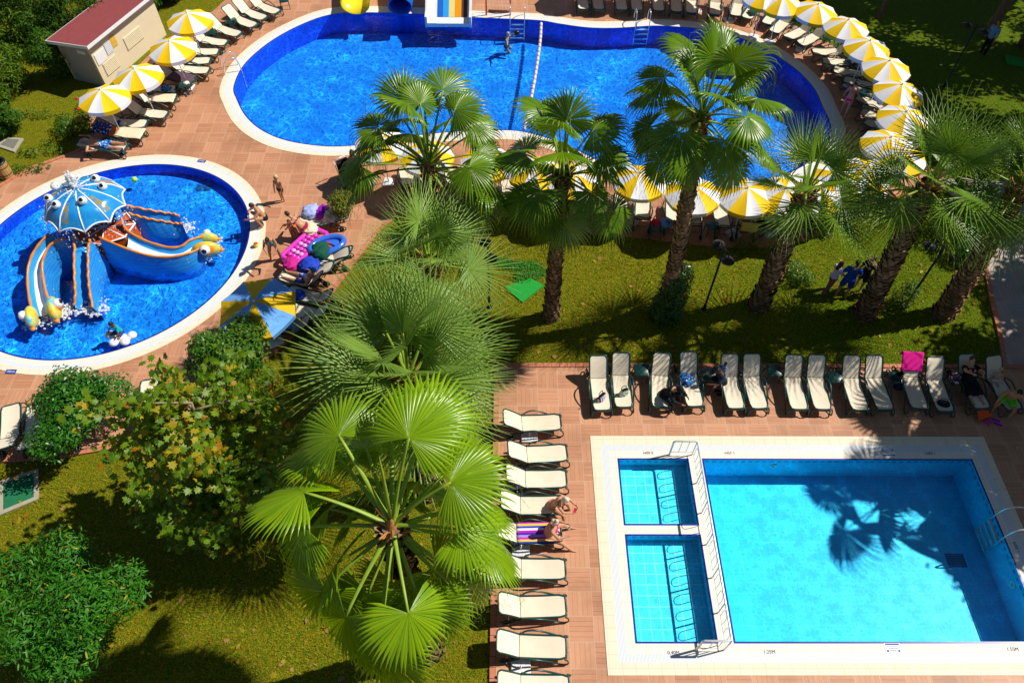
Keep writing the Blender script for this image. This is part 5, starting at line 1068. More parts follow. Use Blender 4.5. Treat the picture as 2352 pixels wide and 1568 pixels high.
            if kind=='hoodie': c.ell(HC-lk*.03+hd*.02,(.105,.112,.13),12,9,rot=hm)
        elif kind=='trousers':
            rings(c,-.12,.06,inf)
            for i in (0,1): cap(c,Hp[i],K[i],.098*bu+inf,.07*bu+inf,11); cap(c,K[i],K[i].lerp(A_[i],.93),.066*bu+inf,.05+inf,10)
        elif kind=='dress':
            rings(c,-.12,.46,inf+.008)
            for i in (0,1): cap(c,Hp[i],K[i],.12*bu+inf,.11*bu+inf,11); cap(c,S_[i],S_[i].lerp(E[i],.35),.066*bu+inf,.062*bu+inf,9)
            cap(c,(Hp[0]+Hp[1])/2,(K[0]+K[1])/2,.12*bu,.11*bu,11)
        elif kind=='cap': c.ell(HC+hd*.035*hk-lk*.012,(.094*hk,.108*hk,.105*hk),14,9,rot=hm); c.ell(HC+hd*.045+lk*.115*hk,(.07,.07,.012),10,5,rot=hm)
        elif kind=='armbands':
            for i in (0,1): q=S_[i].lerp(E[i],.55); dd=loc2(ua[i]); c.tube([q-dd*.09,q-dd*.06,q+dd*.06,q+dd*.09],[.06,.105,.105,.06],10)
        elif kind=='shoes':
            for i in (0,1): f=loc2(ft[i]); cap(c,A_[i]-f*.05+Vector((0,0,-.045)),A_[i]+f*.16+Vector((0,0,-.05)),.046,.04,9)
        nm={'tee':'shirt','bra':'bikini_top','bottom':'bikini_bottom','long':'shirt'}.get(kind,kind); remesh(c,nm,mt,t,max(.012,vox*.95),3)
    return t
M['lip']=mat('lips',(.35,.10,.08),.5,.3,.1)
Z=Vector((0,0,.04))
# sitting on a lounger edge: pelvis just above the cloth
SIT=dict(th=((-.2,1,-.05),(.2,1,-.05)),sh=((-.05,.15,-1),(.05,.15,-1)))
def onl(l,x,y): p=on(l,x,y,0); return Vector((p.x,p.y,.045))
p=onl(LB[3],0,.30); person('blonde woman sitting on a lounger, bent over a red phone',p,-22,1.64,.43,(0,.42,.9),(0,.75,.7),(0,.75,-.65),((-.25,.75,-.6),(.25,.75,-.6)),((.35,.85,-.1),(-.35,.85,-.1)),((-.25,1,0),(.25,1,.02)),((-.05,.28,-1),(.12,.25,-1)),skin='warm',hair='white',hs='bob',fem=True,bulk=1.02,wear=(('bra',cloth('peach',(.75,.25,.15))),('bottom',cloth('peach',(.75,.25,.15)))),vox=.011)
p=onl(LB[4],0,.36); person('blonde woman in a pink bikini sitting on a striped towel',p,-4,1.64,.44,(0,.18,.98),None,(.3,1,-.3),((-.3,.65,-.7),(.3,.65,-.7)),((.35,.9,.1),(-.25,.9,.0)),((-.42,1,-.05),(.42,1,-.05)),((-.15,.75,-.8),(.15,.75,-.8)),skin='warm',hair='white',hs='bun',fem=True,bulk=1.28,wear=(('bra',cloth('hotpink',(.9,.02,.32))),('bottom',cloth('hotpink',(.9,.02,.32)))),vox=.011)
l=LA[2]; p=onl(l,.12,.52); person('person in a black hooded top and pink sleeves sitting sideways with a phone',p,-35,1.68,.43,(0,.5,.85),(0,.8,.6),(0,.7,-.7),((-.3,.7,-.6),(.3,.7,-.6)),((.3,.8,-.2),(-.3,.8,-.2)),((-.3,1,.12),(.3,1,.12)),((-.05,.1,-1),(.05,.1,-1)),skin='tan',hair='black',wear=(('hoodie',cloth('black',(.012,.012,.016))),('trousers',cloth('charcoal',(.02,.02,.025))),('shoes',cloth('black',(.012,.012,.016)))),vox=.014)
l=LA[4]; p=onl(l,-.25,1.05); person('person in a dark top sitting sideways holding a toddler',p,195,1.68,.43,(0,.35,.93),(0,.7,.7),None,((-.3,.7,-.6),(.3,.7,-.6)),((.3,.9,0),(-.3,.9,0)),((-.2,1,0),(.2,1,0)),((-.05,.1,-1),(.05,.1,-1)),skin='dark',hair='black',hs='short',wear=(('tee',cloth('navy',(.03,.035,.07))),('shorts',cloth('charcoal',(.02,.02,.025)))),vox=.014)
p=at(1663,850,.5); person('toddler in a white and blue top on a dark-clothed lap with a green toy',Vector((p.x,p.y,.30)),200,.85,.45,(0,.1,1),None,None,((-.3,.7,-.5),(.3,.7,-.5)),((.2,.9,.1),(-.2,.9,.1)),((-.3,1,0),(.3,1,0)),((0,.3,-1),(0,.3,-1)),skin='brown',hair='black',child=True,wear=(('tee',cloth('babyblue',(.4,.5,.85))),),vox=.02)
l=LA[12]; p=onl(l,-.05,1.02); person('woman in a long black dress reclining on a shaded lounger',p,math.degrees(l.rotation_euler.z)-90,1.66,.46,(0,-.62,.78),(0,-.35,.93),(0,.8,.5),((-.3,.8,.2),(.35,.6,.4)),((.5,.7,.4),(-.2,.8,.5)),((-.12,1,-.04),(.12,1,-.04)),((.02,1,-.1),(-.02,1,-.1)),((0,.4,1),(0,.4,1)),skin='warm',hair='brown',hs='bun',fem=True,bulk=1.3,wear=(('dress',cloth('black',(.012,.012,.016))),),vox=.014)
l=LA[13]; p=onl(l,0,.45); person('bare-chested man in bright green shorts sitting on the rightmost lounger foot',p,-118,1.75,.44,(0,.35,.93),(0,.6,.8),(0,.7,-.6),((-.7,.4,-.6),(.4,.6,-.7)),((-.3,.5,-.7),(.1,.6,-.8)),((-.3,1,0),(.35,1,0)),((-.05,.1,-1),(.05,.1,-1)),skin='tan',hair='black',bulk=1.1,wear=(('shorts',cloth('neon',(.10,.75,.01))),),vox=.014)
p=onl(l,-.02,1.15); person('small child sitting at the head end of the rightmost lounger',p,-105,.95,.72,(0,-.3,.95),None,None,((-.4,.4,-.7),(.4,.5,-.7)),((0,.8,-.4),(0,.8,-.4)),((-.2,1,-.2),(.25,1,-.2)),((0,.7,-.6),(0,.7,-.6)),skin='pale',hair='blond',child=True,wear=(('trunks',cloth('white',(.75,.74,.72))),),vox=.02)
# three people on the palm lawn
p=at(1898,668); person('long-haired girl in a white top and leggings walking on the palm lawn',p,20,1.5,.92,(0,.05,1),None,None,((-.2,.4,-.9),(.2,.5,-.85)),((.1,.9,.0),(0,.9,-.1)),((-.05,.3,-1),(.05,-.25,-1)),((0,-.05,-1),(0,-.5,-1)),skin='tan',hair='brown',hs='long',fem=True,wear=(('tee',cloth('lilac_white',(.55,.52,.85))),('trousers',cloth('mauve',(.22,.10,.14)))))
p=at(1930,680); person('woman in a blue t-shirt and shorts with a ponytail standing on the palm lawn',p,70,1.74,.92,(0,.1,1),None,None,((-.5,-.05,-.9),(.4,.2,-.9)),((-.25,.3,-.9),(-.2,.5,-.8)),((-.12,.05,-1),(.12,0,-1)),((-.05,-.1,-1),(.02,-.05,-1)),skin='tan',hair='black',hs='tail',fem=True,bulk=1.12,wear=(('tee',cloth('royal',(.01,.07,.42))),('shorts',cloth('royal2',(.01,.05,.33)))))
p=at(1968,664); person('woman in black with a hand at her forehead behind the leaning trunk',p,-150,1.66,.92,(0,0,1),None,None,((-.7,.3,.3),(.3,.1,-1)),((.7,.2,.55),(.1,.4,-.9)),skin='tan',hair='brown',hs='long',fem=True,wear=(('tee',cloth('black',(.012,.012,.016))),('shorts',cloth('black',(.012,.012,.016))),('shoes',cloth('white',(.75,.74,.72)))))
p=at(1992,676); person('child with blond hair half hidden by the leaning trunk',p,-140,1.2,.92,skin='tan',hair='blond',hs='long',child=True,wear=(('tee',cloth('olive',(.12,.10,.05))),('shorts',cloth('charcoal',(.02,.02,.025)))))
# paddling pool side
p=at(652,464)+Z; person('blond boy in dark trunks standing on the brown deck',p,-108,1.28,.93,(0,.02,1),None,(.5,.8,0),((-.2,.3,-1),(.15,.25,-1)),((.25,.5,-.9),(-.2,.5,-.8)),((.06,.12,-1),(.04,-.03,-1)),((.02,-.1,-1),(0,-.05,-1)),skin='tan',hair='blond',child=True,wear=(('trunks',cloth('navy',(.03,.035,.07))),))
p=at(612,514)+Z*1.4; person('man crouching at the rim of the paddling pool',p,-150,1.74,.34,(0,.35,.94),(0,.5,.85),(.2,.9,-.2),((-.25,.85,-.5),(.25,.85,-.5)),((.4,.8,-.2),(-.75,.4,-.1)),((-.3,.92,.55),(.35,.92,.5)),((.02,-.35,-1),(0,-.4,-1)),skin='tan',hair='brown',wear=(('trunks',cloth('black',(.012,.012,.016))),))
p=at(638,598)+Z; person('dark-haired woman in a turquoise bikini leaning forward on the deck',p,-80,1.68,.90,(0,.5,.87),(0,.8,.6),(0,.6,-.8),((-.25,.35,-.9),(.25,.45,-.85)),((.35,.75,-.4),(-.35,.75,-.3)),((-.12,.1,-1),(.25,.05,-1)),((.02,-.12,-1),(.1,-.12,-1)),skin='tan',hair='black',hs='bun',fem=True,wear=(('bra',cloth('teal',(.01,.32,.36))),('bottom',cloth('teal',(.01,.32,.36)))),vox=.012)
p=at(677,552)+Z; person('toddler girl with orange armbands beside the woman with the bare back',p,-100,1.0,.93,(0,.05,1),None,None,((-.85,.2,-.4),(.85,.2,-.4)),((-.5,.4,-.6),(.5,.4,-.6)),skin='tan',hair='brown',hs='bun',child=True,wear=(('armbands',cloth('orange',(.9,.2,.02))),('bottom',cloth('red',(.7,.03,.05)))))
p=at(706,548)+Z; person('woman with a bare back bending over beside the pink inflatable',p,160,1.7,.62,(-.1,.72,.7),(0,.8,.6),(0,.5,-.85),((-.2,.6,-.8),(.2,.6,-.8)),((.1,.6,-.8),(0,.6,-.8)),((-.1,.75,-.5),(.12,.7,-.55)),((0,-.35,-1),(0,-.35,-1)),skin='warm',hair='brown',hs='short',fem=True,bulk=1.2,wear=(('bottom',cloth('darkred',(.35,.02,.05))),('bra',cloth('darkred',(.35,.02,.05)))))
l=LH[4]; p=onl(l,0,1.08); person('man in a blue cap reclining on a lounger beside the paddling pool',p,math.degrees(l.rotation_euler.z)-90,1.76,.46,(0,-.62,.78),(0,-.3,.95),(0,.8,.4),((-.4,.35,-.75),(.4,.35,-.75)),((-.05,.95,-.1),(.05,.95,-.1)),((-.12,1,-.02),(.12,1,-.02)),((.04,1,-.06),(-.04,1,-.06)),((0,.3,1),(0,.3,1)),skin='tan',hair='grey',bulk=1.12,wear=(('shorts','cl_darkfloral'),('cap',cloth('capblue',(.03,.16,.5)))))
l=LH[7]; p=onl(l,0,1.0); person('person in a white hat reclining under the shade-tinted white and yellow parasol',p,math.degrees(l.rotation_euler.z)-90,1.68,.46,(0,-.7,.7),(0,-.3,.95),(0,.8,.4),((-.4,.35,-.75),(.4,.35,-.75)),((-.05,.95,-.1),(.05,.95,-.1)),((-.12,1,-.02),(.12,1,-.02)),((.04,1,-.06),(-.04,1,-.06)),((0,.3,1),(0,.3,1)),skin='warm',hair='grey',wear=(('tee',cloth('skyblue',(.12,.35,.7))),('trousers',cloth('denim',(.03,.12,.4))),('cap',cloth('white',(.75,.74,.72)))))
# the child in the water on a white float
p=at(276,770,0); person('boy in a turquoise top sitting on a white float in the paddling pool',Vector((p.x+.05,p.y+.08,-.1)),-120,1.2,.40,(0,.22,.97),(0,.4,.9),(0,.8,-.6),((-.35,.6,-.7),(.35,.6,-.7)),((.1,.8,-.6),(-.1,.8,-.6)),((-.4,1,-.1),(.4,1,-.1)),((0,.1,-1),(0,.1,-1)),skin='brown',hair='black',child=True,wear=(('tee',cloth('turquoise',(.01,.42,.5))),('shorts',cloth('navyr',(.04,.05,.2)))))
p=at(276,776,.0); t=thing('pool_float','white four-lobed inflatable float under the boy in the paddling pool','pool float',(p.x,p.y,.0)); M['vinyl_w']=mat('white_vinyl',(.86,.87,.9),.25,.5,.03); m=MB()
for x,y in ((-.36,.10),(-.12,-.24),(.25,-.2),(.40,.08)): m.ell((x,y,.05),(.16,.16,.13),14,8)
m.ell((.02,-.02,.04),(.34,.18,.09),14,8); remesh(m,'ring','vinyl_w',t,.03,4)
# sleeping man, upper left
l=LC[0]; p=onl(l,0,.98); person('man in blue print shorts lying asleep on the lowest left lounger',p,math.degrees(l.rotation_euler.z)-90,1.76,.45,(0,-1,.1),(0,-.95,.3),(.75,.15,.65),((-.75,-.75,-.05),(.9,.1,-.2)),((.1,-.9,.1),(-.2,.9,.0)),((-.1,1,-.02),(.12,1,-.02)),((.02,1,-.03),(.02,1,-.02)),((0,.45,1),(.4,.5,.7)),skin='warm',hair='brown',bulk=1.12,wear=(('shorts','cl_bluefloral'),))
# pink bikini, right bend; swimmer; bathers
p=at(1934,268)+Z; person('woman in a bright pink bikini walking round the right end of the big pool',p,60,1.68,.93,(0,.06,1),None,None,((-.4,.1,-1),(.35,.3,-.9)),((-.1,.4,-.9),(-.2,.8,-.3)),((-.05,.2,-1),(.05,-.2,-1)),((0,-.05,-1),(0,-.4,-1)),skin='warm',hair='black',hs='bun',fem=True,wear=(('bra',cloth('hotpink',(.9,.02,.32))),('bottom',cloth('hotpink',(.9,.02,.32)))))
p=at(1162,85,0); person('boy swimming with a dark ball at the far side of the big pool',Vector((p.x,p.y,-.95)),-10,1.5,.62,(.1,.15,1),None,None,((-.6,.3,-.3),(.9,.35,.1)),((-.5,.5,-.3),(.95,.2,.05)),((-.3,.6,-.6),(.3,.6,-.6)),skin='pale',hair='blond',hs='short',sh=((0,-.9,-.4),(0,-.9,-.4)),wear=(('trunks',cloth('navy',(.03,.035,.07))),))
p=at(1187,76,.05); m=MB(); m.ell((0,0,0),.14,14,10); o=m.build('ball',M['oc_black']); o.location=p; tag(o,'dark ball floating beside the swimming boy','ball')
for px,py,lab,sk,hr in ((1062,282,'bather beside a pink float at the near side of the big pool','warm','brown'),(1553,402,'bather with dark hair at the near edge behind the parasols','tan','black')):
    p=at(px,py,0); person(lab,Vector((p.x,p.y,-1.0)),120,1.7,.8,(0,.05,1),None,None,((-.6,.3,-.4),(.6,.3,-.4)),((-.2,.8,.1),(.2,.8,.1)),skin=sk,hair=hr,fem=True,wear=(('bra',cloth('red',(.7,.03,.05))),))
# deck behind the palms: standing person and stroller
p=at(823,425)+Z; person('person in a dark pink top standing beside the stroller',p,-60,1.68,.93,skin='warm',hair='brown',hs='long',fem=True,wear=(('tee',cloth('plum',(.4,.03,.14))),('shorts',cloth('charcoal',(.02,.02,.025)))))
for i,(li,yy,lab,sk,w) in enumerate([(15,.95,'sunbather with bare legs under the parasol, towel over the lounger back','tan',(('bottom',cloth('black',(.012,.012,.016))),('bra',cloth('black',(.012,.012,.016))))),(17,.95,'sunbather with a dark towel under the parasols behind the stiff palm','warm',(('trunks',cloth('navy',(.03,.035,.07))),)),(19,.95,'person in a magenta top on a lounger at the curved brick edge','tan',(('tee',cloth('magenta',(.55,.02,.25))),('shorts',cloth('plum',(.4,.03,.14)))))]):
    l=LF[li]; p=onl(l,0,yy); person(lab,p,math.degrees(l.rotation_euler.z)-90,1.7,.46,(0,-.66,.75),(0,-.3,.95),(0,.8,.4),((-.4,.35,-.75),(.4,.35,-.75)),((-.05,.95,-.1),(.05,.95,-.1)),((-.12,1,.25),(.12,1,-.02)),((.04,1,-.5),(-.04,1,-.06)),((0,.3,1),(0,.3,1)),skin=sk,hair='brown',fem=i!=1,wear=w)
p=at(2255,125); person('person in a light blue top in the deep shade by the forked tree',p,200,1.7,.93,skin='tan',hair='brown',wear=(('tee',cloth('skyblue',(.12,.35,.7))),('trousers',cloth('charcoal',(.02,.02,.025)))))
# ------------------------------------------------------------------ loose things
def drape(name,label,cat,l,pts,mt,th=.02,rough=.02,seed=1,sub=8):
    "a cloth lying over a lounger: pts = grid corners in lounger coordinates (x,y,z) a,b,c,d"
    rg=random.Random(seed); a,b,c,d=[Vector(p) for p in pts]; m=MB()
    def f(u,v): p=a.lerp(b,u).lerp(d.lerp(c,u),v); p=p+Vector((rg.uniform(-1,1)*rough*.6,rg.uniform(-1,1)*rough*.6,th+abs(noise.noise(Vector((u*5+seed,v*5,0))))*rough*2.2)); return p
    m.grid(f,sub,sub); o=m.build(name,M[mt]); o.matrix_world=onm(l,.045); sld=o.modifiers.new('t','SOLIDIFY'); sld.thickness=.012; return tag(o,label,cat)
BK=lambda l_,a: (1.2+l_*math.cos(R(a)),SEATZ+l_*math.sin(R(a)))
def backdrape(name,label,l,ang,mt,l0=.3,l1=.76,w=.31,hang=.35,seed=3,cat='towel'):
    m=MB(); rg=random.Random(seed)
    def f(u,v):
        x=(u*2-1)*w; 
        if v<.62: q=v/.62; yy,zz=BK(l0+(l1-l0)*q,ang); zz+=.035
        else: q=(v-.62)/.38; yy,zz=BK(l1,ang); yy+=.06*min(1,q*3); zz+=.03-hang*q
        return Vector((x*(1+.05*noise.noise(Vector((u*4,v*6,seed)))),yy,zz+.018*abs(noise.noise(Vector((u*7,v*2.5,seed))))*2))
    m.grid(f,14,18); o=m.build(name,M[mt]); o.matrix_world=onm(l,.045); s=o.modifiers.new('t','SOLIDIFY'); s.thickness=.012; return tag(o,label,cat)
def bundle(name,label,cat,p,r,mt,seed=1,h=.6,mt2=None):
    rg=random.Random(seed); m=MB(); m.grid(lambda u,v: (lambda a,e: Vector((r*math.cos(a)*math.cos(e),r*math.sin(a)*math.cos(e),r*h*(math.sin(e)+.2)))*(1+.35*noise.noise(Vector((3*math.cos(a)*math.cos(e)+seed,3*math.sin(a)*math.cos(e),4*e)))))(2*PI*u,-.4+1.97*v),22,10,cu=True)
    m.f.append(tuple(range(21,-1,-1))); m.m.append(0); o=m.build(name,M[mt]); o.location=p; return tag(o,label,cat)
backdrape('towel','bright pink towel spread over the back of a lounger',LA[10],44,cloth('satin_pink',(.85,.015,.30)),.14,.78,.33,.25)
drape('towel','striped purple, pink, blue and yellow towel under the woman in pink','towel',LB[4],[(-.30,.15,.36),(.30,.15,.36),(.30,1.25,.36),(-.30,1.25,.36)],'cl_stripes',.015,.012,5,14)
backdrape('towel','dark navy towel with a pale print over the lounger head beside the sleeping man',LC[1],25,'cl_darkfloral',.1,.76,.33,.3)
drape('towel','crumpled cream towel on the second lounger row seat','towel',LC[4],[(-.3,.0,.36),(.3,.0,.36),(.3,.95,.37),(-.3,.95,.37)],cloth('creamt',(.85,.68,.48)),.012,.025,7)
drape('towel','purple-grey towel covering a lounger seat by the hut','towel',LC[6],[(-.33,.0,.36),(.33,.0,.36),(.31,1.15,.37),(-.31,1.15,.37)],cloth('purplegrey',(.12,.07,.10)),.014,.02,8)
drape('towel','cream towel hanging over the lounger with the dark printed towel','towel',LC[1],[(-.34,-.05,.35),(.34,-.05,.35),(.32,1.1,.37),(-.32,1.1,.37)],cloth('creamt',(.85,.68,.48)),.014,.015,9)
backdrape('towel','orange part of a towel beside the dark printed towel',LC[1],25,cloth('orange2',(.6,.14,.02)),-.25,.12,.31,.02,4)
p=onl(LC[2],-.08,.95); bundle('cap','white cap lying on a left lounger','cap',p+Vector((0,0,.36)),.13,cloth('white',(.75,.74,.72)),2,.7); bundle('cloth_bundle','small blue cloth beside the white cap','cloth',p+Vector((-.2,.05,.36)),.13,cloth('royal',(.01,.07,.42)),3)
p=onl(LC[5],0,.4); bundle('cloth_bundle','blue and white clothes on an upper left lounger','clothes',p+Vector((0,0,.36)),.22,'cl_bluefloral',4,.4)
p=at(428,192,.45); bundle('cloth_bundle','white cloth on the side table by the purple-grey towel','cloth',p,.13,cloth('white',(.75,.74,.72)),5,.5)
M['bag_stripe']=m_stripes('bag_stripe',[(.05,.02,.12),(.8,.78,.85),(.25,.12,.5),(.8,.8,.8)],7,0); M['bag_green']=m_print('bag_green',(.05,.3,.04),(.7,.75,.7),(.03,.1,.06),14)
def bag(label,p,mt,w=.34,d=.2,h=.3,rz=0,handles=True,name='bag',cat='bag'):
    t=thing(name,label,cat,p,rz); m=MB(); m.grid(lambda u,v: Vector(((w/2)*math.cos(2*PI*u)*(1-.25*v**3)*(1+.08*math.sin(9*u)),(d/2)*math.sin(2*PI*u)*(1-.5*v**2),h*v)),20,8,cu=True); m.f.append(tuple(range(19,-1,-1))); m.m.append(0); m.build('body',M[mt],t)
    m=MB()
    for s in (-1,1): m.tube(spline([(-w*.25,s*d*.25,h*.95),(-w*.2,s*d*.3,h*1.35),(w*.2,s*d*.3,h*1.35),(w*.25,s*d*.25,h*.95)],4),.012,5)
    m.build('handle',M[cloth('black',(.012,.012,.016))],t); return t
bag('white and purple striped bag on the leftmost lounger seat',onl(LA[0],.0,.42)+Vector((0,0,.32)),'bag_stripe',.34,.2,.28,.8); bag('green and white print bag on the second lounger seat',onl(LA[1],.03,.5)+Vector((0,0,.32)),'bag_green',.34,.2,.28,.4)
bag('black bag at the foot of the lounger right of the pink towel',onl(LA[11],.0,.3)+Vector((0,0,.32)),cloth('black',(.012,.012,.016)),.4,.26,.14,-.3)
p=onl(LA[3],-.12,1.0); bundle('cloth_bundle','blue and yellow patterned cloth on the fourth lounger','cloth',p+Vector((0,0,.36)),.24,'cl_bluefloral',6,.5)
M['rucksack']=m_print('rucksack_print',(.015,.012,.02),(.10,.05,.09),(.6,.55,.6),10); p=at(2193,868,.6); t=thing('rucksack','black and pink patterned rucksack on a table beside the woman in black','bag',(p.x,p.y,.44)); m=MB(); m.ell((0,0,.17),(.19,.16,.22),14,10); m.build('body',M['rucksack'],t); m=MB(); m.ell((0,-.13,.1),(.14,.08,.11),10,7); m.build('pocket',M['rucksack'],t); m=MB(); m.tube(spline([(-.06,0,.38),(0,0,.44),(.06,0,.38)],4),.012,5); m.build('handle',M[cloth('black',(.012,.012,.016))],t)
p=at(2060,868,.45); bag('dark bag heap on the side table left of the pink towel',Vector((p.x,p.y,.44)),cloth('darkgreen',(.015,.035,.03)),.36,.28,.26,.5); p=at(2063,890,0)+Z; bag('dark blue bag on the deck left of the pink towel',p,cloth('navyb',(.02,.05,.12)),.4,.26,.3,.2)
p=at(2262,948,.25); t=thing('kickboard','orange foam board leaning on the shaded lounger foot','board',(p.x,p.y,.22),.35); m=MB(); m.box((0,0,0),(.5,.32,.04),ch=.015,rot=Matrix.Rotation(.75,3,'X')); m.build('foam',M[cloth('orangered',(.75,.10,.02))],t,smooth=False)
def sandals(label,px,mt,rz=0,z=.045):
    p=at(px[0],px[1],z); t=thing('sandals',label,'shoes',(p.x,p.y,z),rz)
    for s in (-1,1): m=MB(); m.box((s*.07,s*.03,.012),(.09,.24,.022),ch=.01); m.tube([(s*.07-.04,s*.03+.04,.02),(s*.07,s*.03+.06,.06),(s*.07+.04,s*.03+.04,.02)],.014,5); m.build('sandal',M[mt],t,smooth=False)
sandals('pink and black sandals on the shaded deck under the orange board',(2268,968),cloth('sandpink',(.6,.05,.3)),.4); sandals('bright purple flip-flops on the deck by the man in green shorts',(2290,970),cloth('purple',(.4,.02,.55)),1.2); sandals('dark slippers beside the person with the toddler',(1652,902),cloth('charcoal',(.02,.02,.025)),1.5); sandals('blue sandals on the deck below the sleeping man',(283,354),cloth('navyb',(.02,.05,.12)),-.5); sandals('flip-flops on the deck by the upper left side table',(430,218),cloth('navyb',(.02,.05,.12)),.6); sandals('pink flip-flops under the parasol behind the lamp post',(1812,614-0) if 0 else (1746,547),cloth('sandpink',(.6,.05,.3)),.8)
p=onl(LB[3],0,-.28); m=MB(); m.box((0,0,0),(.08,.15,.012)); 
q=at(1330,1131,.62) if 0 else None
# phone in the blonde woman's hands, drinking cup of the other
pw=[o for o in S.objects if o.get('label','').startswith('blonde woman sitting')][0]; f=Vector((math.cos(R(-22)),math.sin(R(-22)),0)); m.build('handset',M[cloth('redphone',(.7,.03,.05))],None,False); ph=[o for o in S.objects if o.name=='handset'][0]; ph.name='phone'; ph.location=pw.location+f*.66+Vector((0,0,.52)); ph.rotation_euler=(.5,0,R(-22)); tag(ph,'red phone held by the blonde woman bent forward','phone')
p=onl(LB[4],0,-.16); t=thing('cup','white cup held by the woman in the pink bikini','cup',p+Vector((.02,.0,.60))); m=MB(); m.lathe([(.03,0),(.045,.12),(.04,.12),(.028,.01)],12); m.build('cup_body',M['white_pl'],t); m=MB(); m.lathe([(.03,.10),(.042,.11)],12); m.build('drink',M[cloth('coffee',(.1,.05,.02))],t)
# inflatables beside the paddling pool
M['vinyl_p']=mat('pink_vinyl',(.85,.05,.55),.18,.6,.1); M['vinyl_pl']=mat('lilac_vinyl',(.75,.35,.8),.18,.6,.1); M['vinyl_b']=mat('blue_vinyl',(.04,.16,.72),.18,.6,.1); M['vinyl_r']=mat('red_vinyl',(.7,.02,.06),.2,.6,.1)
p=at(700,562,.45); q=at(738,530,.5)-at(676,588,.5); t=thing('air_mattress','bright pink inflatable mattress leaning against a lounger','inflatable',(p.x,p.y,.42),math.atan2(q.y,q.x)); m=MB(); P=[(-.85,-.3,0),(-.8,-.36,0),(.8,-.36,0),(.88,-.3,0),(.88,.3,0),(.8,.36,0),(-.8,.36,0),(-.88,.3,0)]; m.tube(smooth_closed3(P) if 0 else [Vector(v) for v in P],.085,10,closed=True); fr=m.build('rim',M['vinyl_p'],t)
for x in (-.62,-.42,-.22,-.02,.18,.38,.58):
    m=MB()
    for y in (-.18,0,.18): m.ell((x,y,0),(.10,.10,.07),10,6)
    m.build('air_chamber',M['vinyl_pl' if int(x*10)%4==0 else 'vinyl_p'],t)
p=at(750,558,.6); t=thing('inflatable_boat','blue inflatable boat with a red inside on the loungers','inflatable',(p.x,p.y,.5),.45); m=MB(); m.tube([Vector((.62*math.cos(a)*1.0,.36*math.sin(a),0)) for a in [2*PI*k/24 for k in range(24)]],.11,10,closed=True); m.build('tube',M['vinyl_b'],t); m=MB(); m.ell((0,0,-.05),(.55,.3,.05),16,6); m.build('bottom',M['vinyl_b'],t); m=MB(); m.tube([(-.3,-.2,.02),(-.3,.2,.02)],.08,8); m.box((-.05,.0,.0),(.35,.3,.03)); m.build('seat',M['vinyl_r'],t); m=MB(); m.tube([Vector((.70*math.cos(a),.44*math.sin(a),.03)) for a in [2*PI*k/24 for k in range(24)]],.012,5,closed=True); m.build('rope',M['white_pl'],t)
for i,(px,mt,r,lab,cat) in enumerate([((715,487),'cl_babyblue',.36,'heap of pale blue towels on the lounger by the clipped bush','towels'),((742,488),'cl_purple',.34,'heap of purple and white clothes on the lounger by the clipped bush','clothes'),((762,497),cloth('creamt',(.85,.68,.48)),.36,'cream towel heap on the lounger by the clipped bush','towels'),((712,527),cloth('creamt',(.85,.68,.48)),.3,'cream cloth draped over the pink inflatable','cloth'),((736,578),cloth('darkgreen2',(.01,.09,.06)),.4,'dark green towel heap with white prints','towels'),((711,610),cloth('foil',(.02,.06,.5),.5),.36,'blue foil pompom on the lounger beside the paddling pool','pompom'),((668,606),cloth('magenta',(.55,.02,.25)),.30,'magenta swim toy heap on the lounger end','toys'),((668,680),cloth('skyblue',(.12,.35,.7)),.24,'blue bag beside the two-tone parasol','bag'),((686,677),cloth('foil',(.02,.06,.5),.5),.22,'small blue pompom beside the two-tone parasol','pompom'),
    ((1425,505),'cl_hotpink',.2,'pink and cream flower bag on the table behind the parasols','bag'),((1507,512),cloth('red',(.7,.03,.05)),.2,'red bag on the table by the tallest trunk','bag'),((1528,512),cloth('skyblue',(.12,.35,.7)),.24,'blue bag beside the red bag by the tallest trunk','bag'),((1590,490),cloth('white',(.75,.74,.72)),.34,'white patterned towel heap under the parasols','towels'),((1745,506),cloth('charcoal',(.02,.02,.025)),.2,'dark round bag on the table behind the lamp post','bag'),((1770,515),cloth('red',(.7,.03,.05)),.14,'small red bag beside the stiff palm trunk','bag'),((1205,440),cloth('magenta',(.55,.02,.25)),.2,'pink bag among the loungers behind the palms','bag'),((2087,405) if 0 else (1905,462),cloth('magenta',(.55,.02,.25)),.25,'magenta towel on a lounger at the curved edge','towel')]):
    p=at(px[0],px[1],.45); bundle('cloth_bundle',lab,cat,p+Vector((0,0,-.03)),r,mt,20+i,.55)
backdrape('towel','yellow towel hung over a lounger back behind the lamp post',LF[15],48,cloth('yellowt',(.62,.47,.12)),.5,.78,.3,.4)
p=at(1637,517,.44); m=MB(); m.box((0,0,0),(.22,.26,.01)); m.ell((0,0,.008),(.07,.08,.006),10,4); o=m.build('card',M['poster_y'],None,False); o.location=p; tag(o,'picture card on a side table behind the parasols','card')
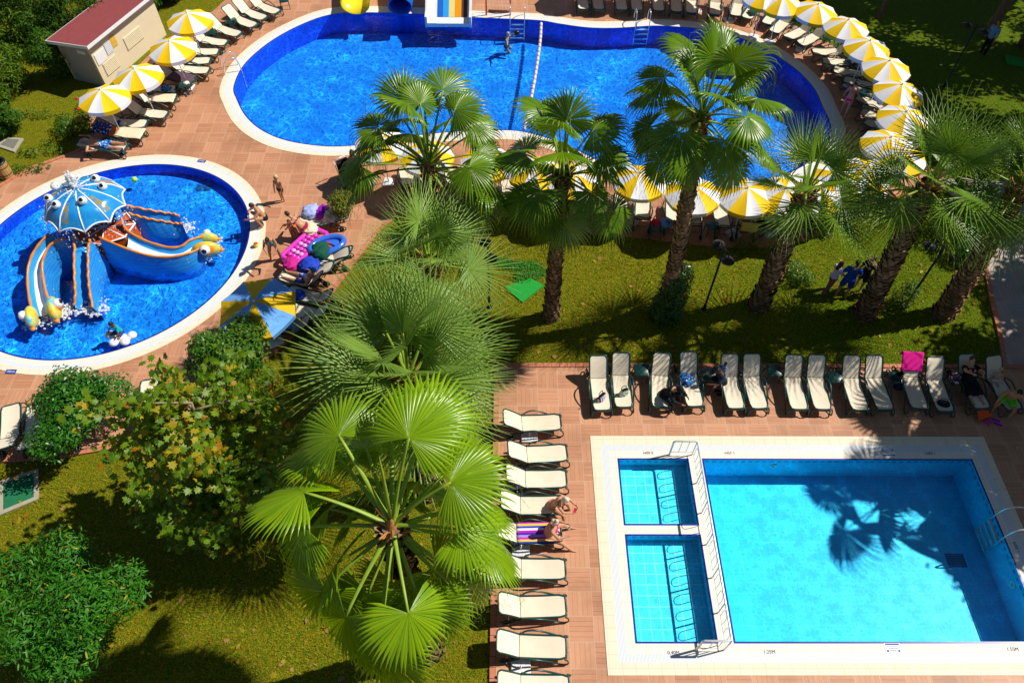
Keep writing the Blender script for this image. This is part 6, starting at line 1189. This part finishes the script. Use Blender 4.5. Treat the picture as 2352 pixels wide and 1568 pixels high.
# stroller
def stroller(label,px,rz):
    p=at(*px)+Z; t=thing('stroller',label,'stroller',p,rz); bl=cloth('black',(.012,.012,.016))
    for x,y in ((-.25,-.35),(.25,-.35),(-.22,.4),(.22,.4)): m=MB(); m.lathe([(.05,-.02),(.11,-.02),(.12,0),(.11,.02),(.05,.02)],12,rot=Matrix.Rotation(PI/2,3,'Y'),c=(x,y,.12)); m.build('wheel',M['black'],t)
    m=MB()
    for s in (-1,1): m.tube([(s*.25,-.35,.12),(s*.25,.1,.55),(s*.25,.45,1.0)],.016,6); m.tube([(s*.22,.4,.12),(s*.24,.05,.5)],.016,6)
    m.tube([(-.25,.45,1.0),(.25,.45,1.0)],.02,6); m.build('frame',M['rail'],t)
    m=MB(); m.box((0,-.05,.48),(.42,.5,.06),ch=.02); m.box((0,.22,.72),(.42,.06,.5),ch=.02,rot=Matrix.Rotation(-.25,3,'X')); m.build('seat',M[bl],t)
    m=MB(); m.grid(lambda u,v: Vector((-.24+.48*u,.25-.45*math.sin(v*PI*.55),.75+.35*math.cos(v*PI*.55-.2))),8,8); m.build('hood',M[bl],t); m=MB(); m.box((0,.02,.28),(.38,.4,.16),ch=.03); m.build('basket',M[bl],t)
stroller('black stroller on the deck beside the pale palm fronds',(800,425),.6); stroller('second stroller with a pale striped seat right of the black stroller',(822,432),.2)
# small things on the rims and in the water
p=at(589,566,.06); t=thing('toy_bucket','yellow toy bucket with red inside on the paddling pool rim','toy',(p.x,p.y,.058)); m=MB(); m.lathe([(.0,.0),(.07,.0),(.095,.16),(.085,.16),(.065,.02)],12); m.build('bucket_body',M['sl_yellow'],t); m=MB(); m.ell((0,0,.14),(.07,.07,.05),10,6); m.build('toy_ball',M['vinyl_r'],t)
p=at(658,598,.05); m=MB(); m.ell((0,0,.03),(.06,.05,.04),8,6); o=m.build('toy',M['vinyl_r']); o.location=p; tag(o,'small red toy on the deck by the leaning woman','toy')
p=at(309,412,.05); m=MB(); m.ell((0,0,0),.11,12,8); o=m.build('ball',mat('lime_ball',(.5,.8,.02),.4,.4)); o.location=p; tag(o,'lime green ball floating in the paddling pool','ball')
p=at(1178,363-0,0) if 0 else at(1180,272,.03); q=at(1040,266,.03); m=MB(); m.tube(spline([Vector((0,0,0)),Vector(((q.x-p.x)*.3,.03,0)),Vector(((q.x-p.x)*.55,-.02,0))],5),.045,8); o=m.build('pool_noodle',M['vinyl_r']); o.location=at(1185,268,.03)-Vector((1.2,0,0)); tag(o,'dark pink pool noodle floating behind the palm fronds','pool noodle')
